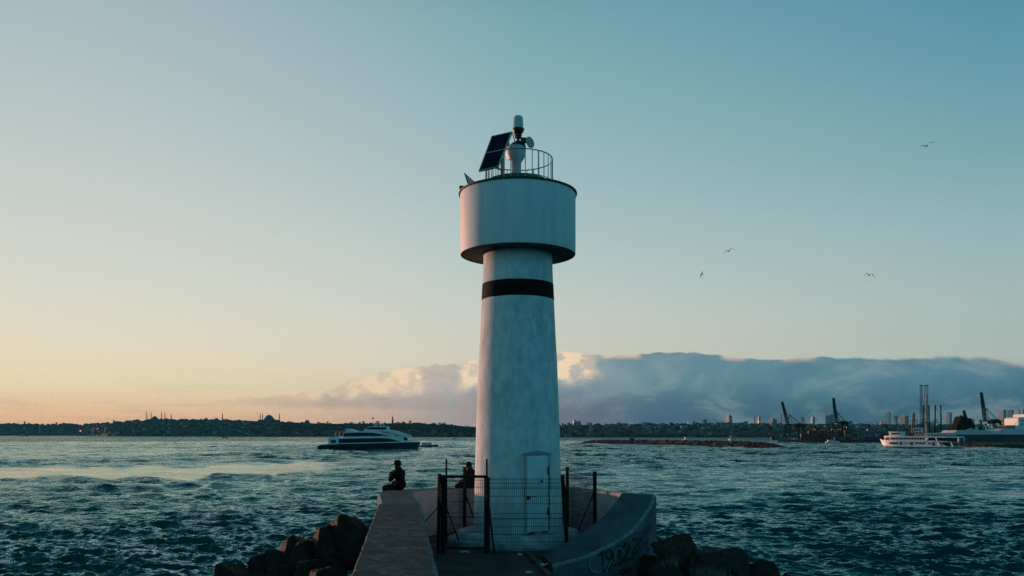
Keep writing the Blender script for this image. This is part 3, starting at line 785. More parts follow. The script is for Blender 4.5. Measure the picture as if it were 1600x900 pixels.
# gate
fpost(up(Bp, FLOOR), up(Bp, 5.42), .09, gate)
fpost(up(Cp, FLOOR), up(Cp, 5.36), .11, gate)
b = MB()
b.tube(fp(up(Bp, FLOOR+.3, .08), gate), fp(up(Bp, 5.86, .08), gate), .025, 6); b.build('pole', M_fence, gate)
b = MB(); b.tube(fp(up(Cp, 5.30, -.005), gate), fp(up(Cp, 5.86, -.005), gate), .025, 6); b.build('pole', M_fence, gate)
b = MB(); b.box(fp((-1.2,21.78,5.40), gate), (1.15, .06, .075)); b.build('crossbar', M_fence, gate)
b = MB(); b.box(fp((-1.2,21.78,FLOOR+.12), gate), (1.05, .04, .05)); b.build('crossbar', M_fence, gate)
fpanel((-1.70,21.84,0), (-.73,21.84,0), FLOOR+.14, 5.33, gate)
b = MB(); b.tube(fp((-.61,21.75,4.7), gate), fp((-.45,21.3,3.40), gate), .026, 6); b.build('brace', M_fence, gate)
for z in (3.7, 4.9):
    b = MB(); b.box(fp((-1.76,21.74,z), gate), (.07,.05,.1)); b.build('hinge', M_fence, gate)

# ------------------------------------------------------------------ boulders
def boulder(name, c, size, seed, sub=3, planes=11, rz=None, cuts=()):
    g = random.Random(seed)
    bm = bmesh.new(); bmesh.ops.create_icosphere(bm, subdivisions=sub, radius=1)
    pls = []
    for n_, d_ in cuts: pls.append((Vector(n_).normalized(), d_))
    for _ in range(planes):
        n = Vector((g.gauss(0,1), g.gauss(0,1), g.gauss(0,.8))).normalized(); pls.append((n, g.uniform(.50, .95)))
    off = Vector((seed*3.1, seed*1.7, 0))
    for v in bm.verts:
        p = v.co*1.15
        for n, d_ in pls:
            k = p.dot(n)-d_
            if k > 0: p = p-n*k
        nn = mnoise.fractal(p*2.0+off, .8, 2.1, 5)+.5*abs(mnoise.noise(p*3.3+off))
        p = p*(1+.09*nn+.03*mnoise.noise(p*7+off))
        v.co = Vector((p.x*size[0], p.y*size[1], p.z*size[2]))
    me = bpy.data.meshes.new(name); bm.to_mesh(me); bm.free(); me.materials.append(M_rock)
    me.shade_smooth(); me.set_sharp_from_angle(angle=R(17))
    o = bpy.data.objects.new(name, me); COL.objects.link(o); o.location = c
    o.rotation_euler = (g.uniform(-.2,.2), g.uniform(-.2,.2), g.uniform(0, 6.28) if rz is None else rz)
    return o
left_rocks = [
 ((-3.72,18.9,3.92), (.66,.6,.62), 'large dark brown boulder leaning on the sea wall, topmost of the heap', 3),
 ((-4.20,18.5,3.84), (.40,.5,.55), 'narrow boulder with a thin sunlit flank just left of the topmost one', 4),
 ((-4.62,18.3,3.52), (.42,.5,.58), 'leaning boulder with a broad sunlit face in the middle of the heap', 5),
 ((-4.98,19.0,3.68), (.46,.5,.40), 'dull grey flat topped boulder left of the sunlit middle one', 9),
 ((-5.30,18.7,3.36), (.42,.5,.46), 'grey backed boulder low in the heap, second from its outer end', 12),
 ((-5.62,18.5,3.12), (.34,.45,.52), 'boulder with a bright orange sunlit face at the outer end of the heap', 6),
 ((-6.34,18.5,2.93), (.48,.6,.48), 'flat dark boulder standing apart at the left bottom corner of the heap', 13),
 ((-4.15,17.3,3.22), (.55,.6,.62), 'black boulder under the topmost one, in full shade', 15),
 ((-4.85,17.4,3.12), (.5,.6,.6), 'shaded boulder with a rough ledge below the sunlit middle one', 10),
 ((-5.45,17.6,2.90), (.5,.5,.5), 'ochre streaked boulder at the foot of the heap', 17),
 ((-3.55,16.2,3.1), (.7,.8,.8), 'big shadowed boulder filling the gap between heap and sea wall', 8),
]
for c, s_, lb, sd in left_rocks: tag(boulder('boulder', (c[0], c[1], c[2]+(.30 if sd == 3 else .30 if sd in (6, 13) else .18)), tuple(q*(1.06 if sd == 3 else 1.25) for q in s_), sd, 5, 8, .1*(sd % 5)-.2, [((-.95,-.28,.12), .42+.03*(sd % 4)), ((.15,-.93,.35), .52), ((.62,-.1,.78), .48), ((-.3,.2,.95), .62)]), lb, 'boulder', 'boulders left of the sea wall')
g = random.Random(42)
for i in range(26):
    D = g.uniform(10, 27); X = xl(D)-g.uniform(.5, 4.2)
    d = xl(D)-X; z = 3.3-d*.85+g.uniform(-.15,.15)-(max(0, 17-D))*.12
    if D > 19.5: z -= (D-19.5)*.5
    s_ = g.uniform(.5, .85)
    tag(boulder('boulder', (X, D, z-.35), (s_*1.1, s_, s_*.8), 100+i, 3), 'low shadowed boulder among the rubble at the left foot of the sea wall', 'boulder', 'rubble boulders left of the sea wall')
right_big = [
 ((4.35,21.3,3.62), (.55,.6,.60), 'tall dark boulder against the right end of the graffiti wall', 21),
 ((4.95,21.0,3.45), (.60,.6,.52), 'rounded dark boulder second out from the graffiti wall', 22),
 ((5.6,21.1,3.18), (.6,.6,.5), 'dark boulder third out on the right hand rubble slope', 24),
 ((6.3,21.0,2.98), (.62,.7,.46), 'broad dark boulder halfway down the right hand rubble slope', 23),
 ((7.0,20.9,2.72), (.55,.6,.42), 'dark boulder next to the outermost one of the right hand rubble slope', 29),
 ((7.6,20.6,2.45), (.5,.6,.38), 'outermost dark boulder of the right hand rubble slope above the water', 25),
 ((3.45,18.6,2.75), (.55,.6,.60), 'dark boulder below the painted letters of the graffiti wall', 26),
 ((4.25,18.9,2.95), (.6,.6,.58), 'cracked dark boulder left of the dry grass', 31),
 ((4.75,18.2,2.68), (.55,.6,.55), 'pale streaked boulder with dry grass in the right hand rubble', 27),
 ((5.5,18.9,2.72), (.6,.7,.55), 'smooth black boulder right of the dry grass', 28),
 ((6.3,19.2,2.45), (.6,.7,.5), 'low black boulder at the bottom right of the rubble slope', 32),
]
for c, s_, lb, sd in right_big: tag(boulder('boulder', (c[0], c[1], c[2]-.16), (s_[0]*1.22, s_[1]*1.1, s_[2]*.98), sd, 5), lb, 'boulder', 'boulders right of the graffiti wall')
for i in range(44):
    D = g.uniform(12, 27); 
    a = 4.3+g.uniform(0, 4.2)
    X = TC.x+math.sqrt(max(a*a-(D-TC.y)**2, 0)) if abs(D-TC.y) < a else TC.x+1.9+g.uniform(0, 5)
    dist = math.hypot(X-TC.x, D-TC.y)-4
    z = 3.45-max(0, X-4.0)*.42-.1*abs(dist)+g.uniform(-.2,.1)-max(0, 19-D)*.16
    if D > 22: z -= (D-22)*.55
    if X < 2.9 and D < 21: z = min(z, 2.2)
    s_ = g.uniform(.45, .8)
    tag(boulder('boulder', (X, D, z-.45), (s_*1.15, s_, s_*.75), 300+i, 3), 'low shadowed boulder among the rubble on the right of the graffiti wall', 'boulder', 'rubble boulders right of the wall')
# rubble core under the boulders so no water shows between them
def core(name, sections):
    b = MB(); n = len(sections[0]); vs = [p for s_ in sections for p in s_]; fs = []
    for i in range(len(sections)-1):
        for k in range(n-1): fs.append((i*n+k, i*n+k+1, (i+1)*n+k+1, (i+1)*n+k))
    b.add(vs, fs); o = b.build(name, M_rock, smooth=60); return tag(o, kind='structure')
sec = []
for D in np.linspace(-4, 29, 40):
    e = max(0, D-19.5)*.45
    sec.append([(xl(D)-.02+max(0,D-24)*.25, D, 3.0-e)]+[(xl(D)-k*.9+max(0,D-24)*.25, D, 2.75-e-k*.85+.3*mnoise.noise(Vector((D*.8, k, 0)))-max(0,17-D)*.12) for k in (1,2,3,4,5)])
core('ground_left', sec)
sec = []
for D in np.linspace(-4, 29, 40):
    e = max(0, D-22)*.5
    sec.append([(1.0, D, 2.0-e*.2)]+[(1.0+k*1.5, D, (2.5 if k < 4 else 2.6)-e-k*.25-(max(0,k-3)*.75)+.25*mnoise.noise(Vector((D*.8, k, 7)))-max(0,19-D)*.14) for k in (1,2,3,4,5,6,7)])
core('ground_right', sec)
# dry grass tufts
def tufts(c, n, hgt, seed, spread):
    g = random.Random(seed); b = MB()
    for _ in range(n):
        p = Vector(c)+Vector((g.gauss(0, spread), g.gauss(0, spread*.6), g.uniform(-.1,.05)))
        d = Vector((g.gauss(0,.8), g.gauss(0,.6), 1)).normalized(); s_ = Vector((1, .2, 0))*.005
        h_ = hgt*g.uniform(.5, 1.1); m_ = p+d*h_*.6; e = m_+(d+Vector((d.x*1.2, d.y*1.2, -.5)))*h_*.4
        b.add([p-s_, p+s_, m_+s_*.7, m_-s_*.7, e], [(0,1,2,3), (3,2,4)])
    return b
M_grass = mat('dry_grass', (.20,.19,.15), .8, .4, 5)
b = MB()
for i, (px, py, D, nn_) in enumerate(((1108,890,17.2,150), (1130,897,17.0,120), (1118,902,16.8,100), (1055,872,18.2,40))):
    p = pt(px, py, D); t_ = tufts(p-Vector((0,0,.12)), nn_, .30, 60+i, .16); b.add(t_.v, t_.f)
tag(b.build('dry_grass', M_grass, fixn=False), 'dry pale grass tufts growing between the right hand boulders', 'grass', kind='stuff')

# ------------------------------------------------------------------ people
ICO = {}
def ico(sub):
    if sub not in ICO:
        bm = bmesh.new(); bmesh.ops.create_icosphere(bm, subdivisions=sub, radius=1)
        ICO[sub] = (np.array([tuple(v.co) for v in bm.verts]), np.array([[v.index for v in f.verts] for f in bm.faces])); bm.free()
    return ICO[sub]
def skin_mesh(chains, mats_, name, parent, voxel=.014, extra=None, squash=None, smooth=6):
    """one closed skin grown over tapering limb chains of (x, y, z, radius)"""
    V, Fc = [], []; o_ = 0; bv, bf = ico(2)
    for ch in chains:
        for a, c in zip(ch[:-1], ch[1:]):
            a_, c_ = np.array(a), np.array(c); n = max(2, int(np.linalg.norm(c_[:3]-a_[:3])/(min(a_[3], c_[3])*.35)))
            for k in range(n+1):
                q = a_+(c_-a_)*k/n; V.append(bv*q[3]+q[:3]); Fc.append(bf+o_); o_ += len(bv)
    if extra:
        for ev, ef in extra: V.append(ev); Fc.append(ef+o_); o_ += len(ev)
    me = bpy.data.meshes.new(name); me.from_pydata(np.vstack(V).tolist(), [], np.vstack(Fc).tolist())
    o = bpy.data.objects.new(name, me); COL.objects.link(o)
    md = o.modifiers.new('grow', 'REMESH'); md.mode = 'VOXEL'; md.voxel_size = voxel
    if smooth: ms = o.modifiers.new('soften', 'SMOOTH'); ms.iterations = smooth; ms.factor = .5
    dg = bpy.context.evaluated_depsgraph_get(); m2 = bpy.data.meshes.new_from_object(o.evaluated_get(dg)); m2.name = name
    bpy.data.objects.remove(o); m2.materials.clear(); m2.materials.append(mats_)
    if squash:
        co = np.empty(len(m2.vertices)*3); m2.vertices.foreach_get('co', co); co = co.reshape(-1, 3); co = squash(co); m2.vertices.foreach_set('co', co.ravel())
    m2.shade_smooth()
    r = bpy.data.objects.new(name, m2); COL.objects.link(r); r.parent = parent
    return r
M_skin = mat('skin', (.38,.22,.16), .55, .1, 6); M_coat = mat('black_coat_cloth', (.012,.012,.013), .9, .4, 9)
M_coat2 = mat('dark_brown_jacket_cloth', (.018,.014,.013), .9, .4, 9); M_jean = mat('dark_trouser_cloth', (.013,.015,.02), .9, .3, 9)
M_hair = mat('dark_brown_hair', (.015,.010,.008), .6, .4, 30, stretch=(1,1,.15)); M_shoe = mat('black_shoe_leather', (.015,.015,.015), .5, .2)
def hand(w, d, up_, side):
    """five separate, unequal, half curled fingers from the wrist w along d"""
    d = d.normalized(); s_ = d.cross(up_).normalized()*side; u_ = s_.cross(d).normalized()*side
    palm = w+d*.055
    ch = [[tuple(w)+(.024,), tuple(w+d*.03)+(.030,), tuple(palm)+(.034,)]]
    for k, (o_, ln) in enumerate(((-.027,.068), (-.009,.078), (.010,.073), (.027,.056))):
        b0 = palm+s_*o_; b1 = b0+d*(.03)+s_*o_*.1; b2 = b1+(d*.75-u_*.6)*ln*.42; b3 = b2+(d*.25-u_*.9)*ln*.36
        ch.append([tuple(palm)+(.034,), tuple(b1)+(.010,), tuple(b2)+(.009,), tuple(b3)+(.0075,)])
    t1 = w+d*.02+s_*-.035; t2 = t1+(d*.6-s_*.5-u_*.35)*.04; t3 = t2+(d*.8-u_*.5)*.03
    ch.append([tuple(w+d*.03)+(.030,), tuple(t1)+(.013,), tuple(t2)+(.011,), tuple(t3)+(.009,)])
    return ch
def seated(loc, heading, hat, label, mouth=True):
    """seated figure; local +y is the facing direction, z=0 the seat"""
    root = empty('person', loc, heading, label, 'person')
    hipL, hipR = (-.09,.02,.10,.10), (.09,.02,.10,.10)
    pel, wa, che, nb, nk, hd = (0,0,.10,.13), (0,-.03,.27,.115), (0,-.01,.43,.125), (0,.03,.56,.07), (0,.05,.61,.052), (0,.065,.66,.06)
    shL, shR = (-.17,.01,.50,.062), (.17,.01,.50,.062)
    if mouth: elL, wrL = (-.22,.16,.30,.045), (-.07,.24,.50,.028)
    else: elL, wrL = (-.25,.08,.26,.045), (-.13,.33,.20,.028)
    elR, wrR = (.24,.10,.26,.045), (.10,.30,.18,.028)
    knL, anL, knR, anR = (-.12,.46,.05,.062), (-.12,.47,-.36,.042), (.12,.45,.06,.062), (.13,.50,-.35,.042)
    thin = lambda p: p[:3]+(p[3]*.72,)
    pel0, che0 = pel, che
    body = [[thin(pel), thin(wa), thin(che), thin(nb), nk, hd], [che, thin(shL), thin(elL), wrL], [che, thin(shR), thin(elR), wrR], [pel, thin(hipL), thin(knL), thin(anL), (-.12,.60,-.42,.03)], [pel, thin(hipR), thin(knR), thin(anR), (.13,.63,-.41,.03)]]
    tl = (Vector((.0,.20,.60)) - Vector(wrL[:3])) if mouth else Vector((.3,.7,-.3))
    body += hand(Vector(wrL[:3]), tl, Vector((0,0,1)), 1) + hand(Vector(wrR[:3]), Vector((-.2,.8,-.4)), Vector((0,0,1)), -1)
    # the head, with brow, nose, chin and ears, grown into the same skin
    hc = Vector((0, .082, .730)); hv, hf = ico(4); hd_ = []
    for p in hv:
        x, y, z = p
        q = Vector((x*.074, y*.095, z*.115))
        if y > 0: q.x *= 1-.12*y
        if z < 0: q.x *= 1+.28*z; q.y += .014*(-z)*(1 if y > 0 else .2)
        if y > .5:
            q.y += .024*math.exp(-((x/.16)**2+((z+.12)/.20)**2))        # nose
            q.y -= .012*(math.exp(-(((x-.38)/.18)**2+((z-.06)/.13)**2))+math.exp(-(((x+.38)/.18)**2+((z-.06)/.13)**2)))   # eye sockets
            q.y += .006*math.exp(-((x/.3)**2+((z+.42)/.07)**2))-.004*math.exp(-((x/.3)**2+((z+.48)/.03)**2))    # lips
            q.y += .006*math.exp(-((x/.3)**2+((z+.78)/.15)**2))
        if abs(x) > .86 and abs(y) < .3 and abs(z) < .3: q.x += .014*(1 if x > 0 else -1)
        hd_.append(q+hc)
    bo = skin_mesh(body, M_skin, 'body', root, .0055, [(np.array([tuple(q) for q in hd_]), hf)], smooth=2)
    for sx in (-.029, .029):
        eb = MB(); ev, ef = ico(2); eb.add([tuple(v*.0105+np.array((hc.x+sx, hc.y+.079, hc.z+.008))) for v in ev], [tuple(f) for f in ef]); eb.build('eye', mat('eye_dark', (.03,.02,.015), .2, 0), bo, smooth=80)
    k = 1.0
    def fat(c, e): return [tuple(p[:3])+(p[3]+e,) for p in c]
    coat = [fat([pel, wa, che, (0,.02,.55,.095)], .042), fat([che, shL, elL, tuple(Vector(elL[:3]).lerp(Vector(wrL[:3]), .88))+(.036,)], .030), fat([che, shR, elR, tuple(Vector(elR[:3]).lerp(Vector(wrR[:3]), .88))+(.036,)], .030)]
    coat[1][0] = coat[0][2]; coat[2][0] = coat[0][2]
    coat.append([(-.09,-.03,.15,.135), (.09,-.03,.15,.135)]); coat.append([(-.13,0,.44,.10), (.13,0,.44,.10)]); coat.append([(-.08,.12,.17,.10), (.08,.12,.17,.10)])
    sit = lambda co: np.column_stack([co[:,0], co[:,1], np.maximum(co[:,2], .004)])
    c_ = skin_mesh(coat, M_coat if mouth else M_coat2, 'coat', root, .012, None, sit, 4)
    tr = [fat([pel, hipL, knL, anL], .014), fat([pel, hipR, knR, anR], .014)]
    tr[1][0] = tr[0][0]; skin_mesh(tr, M_jean, 'trousers', root, .012, None, None, 4)
    for s_, a in ((-1, anL), (1, anR)):
        ax, ay, az_ = a[:3]; skin_mesh([[(ax,ay-.02,az_-.07,.045), (ax,ay+.08,az_-.09,.042), (ax,ay+.17,az_-.105,.034)]], M_shoe, 'shoe', root, .01)
    # hair: cap plus a fall down the back
    hm = MB(); bm = bmesh.new(); bmesh.ops.create_icosphere(bm, subdivisions=3, radius=1)
    for v in bm.verts:
        x, y, z = v.co
        q = Vector((x*.086, y*.104-.012, z*.122))
        if z < .1:
            fall = min(1, (.1-z))*(.40 if mouth else .14)
            q.z -= fall; q.y -= .035*min(1, .1-z); q.x *= 1+.85*min(1, .1-z)
        if y > .25: q.y = .02+(q.y-.02)*.3; q.z = max(q.z, -.02)
        v.co = q+hc
    me = bpy.data.meshes.new('hair'); bm.to_mesh(me); bm.free(); me.materials.append(M_hair); me.shade_smooth()
    ho = bpy.data.objects.new('hair', me); COL.objects.link(ho); ho.parent = root
    hb = MB()
    ho.data.transform(Matrix.Translation((0, 0, 0)))
    if hat == 'brim': hb.lathe([(.0,.140), (.05,.136), (.082,.120), (.102,.085), (.110,.03), (.114,.01), (.140,-.014), (.138,-.020), (.10,.004)], 32, (0, .066, .750))
    else: hb.lathe([(.0,.130), (.05,.122), (.085,.09), (.104,.03), (.106,-.03), (.098,-.035), (.095,0)], 28, (0, .068, .740))
    hb.build('hat', M_coat if mouth else M_coat2, root, smooth=40)
    return root
def head_to(dx, dy): return math.atan2(-dx, dy)
seated((-3.38,24.95,WTOP+.005), head_to(-.86,.5), 'brim', 'person in black coat and brimmed hat sitting on the wall end, hand raised to mouth', True)
seated((-1.36,27.35,4.745), head_to(-.86,.5), 'beanie', 'person in dark jacket and knitted cap sitting on the wall behind the gate', False)

# ------------------------------------------------------------------ boats
M_hullw = mat('ship_white_paint', (.74,.75,.76), .45, .12, .3)
M_hulld = mat('navy_hull_paint', (.006,.012,.024), .35, .3, .2)
M_win = mat('dark_ship_glass', (.006,.009,.012), .4, .2, .5, spec=.2)
M_orange = mat('orange_paint', (.75,.16,.03), .5, .2, .6)
M_foam = mat('sea_foam', (.6,.66,.68), .8, .5, 1.0)
def water_D(py): return F*EYE/(py-HY)

def fast_ferry():
    D = 352; k = D/F
    root = empty('fast_ferry', pt(578, HY, D)-Vector((0,0,EYE)), 0, 'white catamaran ferry with dark blue hull and two dark window bands', 'ferry', None)
    X = lambda u_: (490+u_/7.62-578)*k; Zf = lambda v_: (402-v_)/7.62*k
    P = lambda pts: [(X(a), Zf(c)) for a, c in pts]
    tp = lambda x, z: max(.05, 1-max(0, (x-X(1000))/(X(1275)-X(1000)))**1.7)
    M_ = []
    def sub(pts, n=6):
        out = []
        for (a, c) in zip(pts, pts[1:]+pts[:1]):
            for q in range(n): out.append((a[0]+(c[0]-a[0])*q/n, a[1]+(c[1]-a[1])*q/n))
        return out
    # each hull side is lofted along x
    def loft(name, lo, hi, w, m, par, x0, x1, n=28, tpf=tp, keel=0.0):
        b = MB(); vs = []
        for i in range(n+1):
            u_ = x0+(x1-x0)*i/n; zl = Zf(np.interp(u_, *zip(*lo))); zh = Zf(np.interp(u_, *zip(*hi))); x = X(u_)
            ww = w*tpf(x, 0); wl = ww*(1-keel)
            vs += [(x, -wl, zl), (x, -ww, zh), (x, ww, zh), (x, wl, zl)]
        fs = []
        for i in range(n):
            for q in range(4): fs.append((i*4+q, i*4+(q+1) % 4, (i+1)*4+(q+1) % 4, (i+1)*4+q))
        fs += [(3,2,1,0), tuple(range(n*4, n*4+4))]
        b.add(vs, fs); return b.build(name, m, par, smooth=35)
    hull = loft('hull', [(82,420),(1240,420),(1272,312)], [(82,352),(110,343),(340,330),(850,318),(1272,309)], 5.4, M_hulld, root, 82, 1270, keel=.12)
    loft('boot_stripe', [(640,396),(1080,396)], [(640,391),(1080,386)], 5.32, mat('red_boot_stripe', (.35,.07,.05), .5, .2), hull, 640, 1075)
    loft('deck', [(110,343),(340,330),(850,318),(1262,309)], [(110,336),(340,322),(850,310),(1262,301)], 5.35, M_hullw, root, 110, 1262)
    tp2 = lambda x, z: max(.12, 1-max(0, (x-X(850))/(X(1190)-X(850)))**1.6*.8)
    loft('lower_cabin', [(205,334),(340,322),(850,310),(1150,304)], [(205,262),(375,262),(850,232),(1000,268),(1080,290),(1150,300)], 5.0, M_hullw, root, 205, 1150, tpf=tp2)
    loft('window_band', [(325,320),(850,309),(1055,300)], [(352,270),(520,266),(830,260),(930,268),(1000,285),(1055,299)], 5.04, M_win, root, 328, 1050, tpf=tp2)
    loft('upper_cabin', [(375,262),(850,234),(1000,268)], [(375,205),(420,185),(610,178),(800,180),(920,215),(1000,262)], 4.6, M_hullw, root, 375, 1000, tpf=tp2)
    loft('window_band', [(380,243),(600,238),(920,240)], [(385,202),(560,196),(720,198),(820,212),(920,238)], 4.64, M_win, root, 384, 918, tpf=tp2)
    # swept front canopy, aft fin, bridge
    loft('canopy', [(790,178),(900,190),(1080,246),(1165,246)], [(790,170),(880,158),(1000,180),(1165,234)], 4.4, M_hullw, root, 790, 1165, tpf=tp2)
    loft('foredeck_cabin', [(1000,304),(1150,302)], [(1000,236),(1080,244),(1110,250),(1150,296)], 3.2, M_hullw, root, 1000, 1148, tpf=tp2)
    loft('window_band', [(1080,290),(1125,290)], [(1080,250),(1125,262)], 3.24, M_win, root, 1080, 1122, tpf=tp2)
    loft('fin', [(405,192),(545,190)], [(405,150),(440,152),(545,186)], 4.3, M_hullw, root, 405, 545)
    loft('awning', [(268,196),(410,196)], [(268,174),(410,170)], 3.8, M_orange, root, 268, 410)
    for u_ in (285, 330, 375):
        b = MB(); b.tube((X(u_), -3.6, Zf(262)), (X(u_), -3.6, Zf(196)), .12); b.build('post', M_hullw, root)
    loft('bridge', [(610,180),(890,180)], [(610,160),(690,122),(760,118),(890,122)], 3.0, M_hullw, root, 610, 890)
    loft('bridge_window', [(640,158),(880,162)], [(640,150),(700,130),(880,132)], 3.05, M_win, root, 645, 880)
    for u_, v_ in ((250,250), (280,250)):
        b = MB(); b.box((X(u_), -4.9, Zf(300)), (.9, .5, 1.2)); b.build('vent', M_win, root)
    loft('stern_cabin', [(205,334),(330,330)], [(205,252),(330,240)], 3.6, M_hullw, root, 205, 330)
    b = MB(); b.tube((X(740), 0, Zf(120)), (X(735), 0, Zf(66)), .16, 8, .08); b.box((X(745), 0, Zf(98)), (2.2, 2.6, .18)); b.box((X(720), 0, Zf(86)), (1.0, 1.8, .14))
    b.build('mast', M_hullw, root)
    for u_ in (800, 835):
        b = MB(); b.box((X(u_), 0, Zf(110)), (.5,.5,1.2)); b.build('radar', M_hullw, root)
    b = MB(); b.tube((X(704),.2,Zf(120)), (X(704),.2,Zf(20)), .05, 5); b.box((X(708),.2,Zf(24)), (.9,.05,.5)); b.build('aerial', M_blackm, root)
    b = MB()
    for i in range(12): b.tube((X(1130+i*12), -3.4+i*.25, Zf(303)), (X(1130+i*12), -3.4+i*.25, Zf(283)), .04, 4)
    b.tube((X(1130),-3.4,Zf(284)), (X(1262),-.6,Zf(281)), .04, 4); b.tube((X(1130),-3.4,Zf(293)), (X(1262),-.6,Zf(290)), .03, 4)
    b.build('railing', M_hullw, root)
    return root
fast_ferry()

def small_boat(px, py, D, L, label, m_h, cab=True, rz=0.0, cabcol=None, mast=True, group=None):
    p = pt(px, py, D); root = empty('boat', (p.x, p.y, 0.0), rz, label, 'boat', group)
    b = MB(); vs = []; n = 10
    for i in range(n+1):
        t = i/n; x = (t-.5)*L; w = L*.13*(1-max(0, (t-.55)/.45)**2)+.05; zt = L*.09*(1+.6*t*t)
        vs += [(x, -w*.7, -.3), (x, -w, zt), (x, w, zt), (x, w*.7, -.3)]
    fs = [(i*4+q, i*4+(q+1) % 4, (i+1)*4+(q+1) % 4, (i+1)*4+q) for i in range(n) for q in range(4)]+[(3,2,1,0), tuple(range(n*4, n*4+4))]
    b.add(vs, fs); b.build('hull', m_h, root, smooth=40)
    h0 = L*.09
    if cab:
        b = MB(); b.prism([(-.38*L, h0), (-.36*L, h0+.13*L), (.12*L, h0+.13*L), (.2*L, h0)], -.09*L, .09*L); c = b.build('cabin', cabcol or M_hullw, root)
        for i in range(5):
            b = MB(); b.box((-.30*L+i*.095*L, 0, h0+.085*L), (.06*L, .186*L, .045*L)); b.build('window', M_win, c)
        b = MB(); b.box((-.12*L, 0, h0+.14*L), (.56*L, .22*L, .015*L)); b.build('roof', cabcol or M_hullw, root)
    if mast:
        b = MB(); b.tube((.1*L, 0, h0), (.13*L, 0, h0+.36*L), .008*L, 5); b.tube((.0, 0, h0+.14*L), (.12*L, 0, h0+.28*L), .004*L, 4); b.build('mast', M_hullw, root)
    return root
small_boat(670, 698, 430, 9.8, 'small white passenger boat just ahead of the catamaran ferry bow', M_hulld)
small_boat(352, 684, 1500, 12, 'tiny grey boat on the water below the domed mosque with four minarets', M_hulld, mast=False)
small_boat(38, 681, 3000, 26, 'tiny dark boat far left under the pale shore', M_hulld, mast=False)
small_boat(711, 686, 1150, 9, 'tiny white boat near the shore between the catamaran and the lighthouse', M_hullw, mast=False)
small_boat(1301, 690.5, 640, 10.5, 'small white motor launch crossing before the red yard frames', M_hullw)
small_boat(1246, 687, 760, 10, 'small white workboat moored under the first harbour crane', M_hullw, mast=False)
small_boat(1080, 686.5, 820, 17, 'white boat half hidden behind the stone breakwater', M_hullw, mast=False)

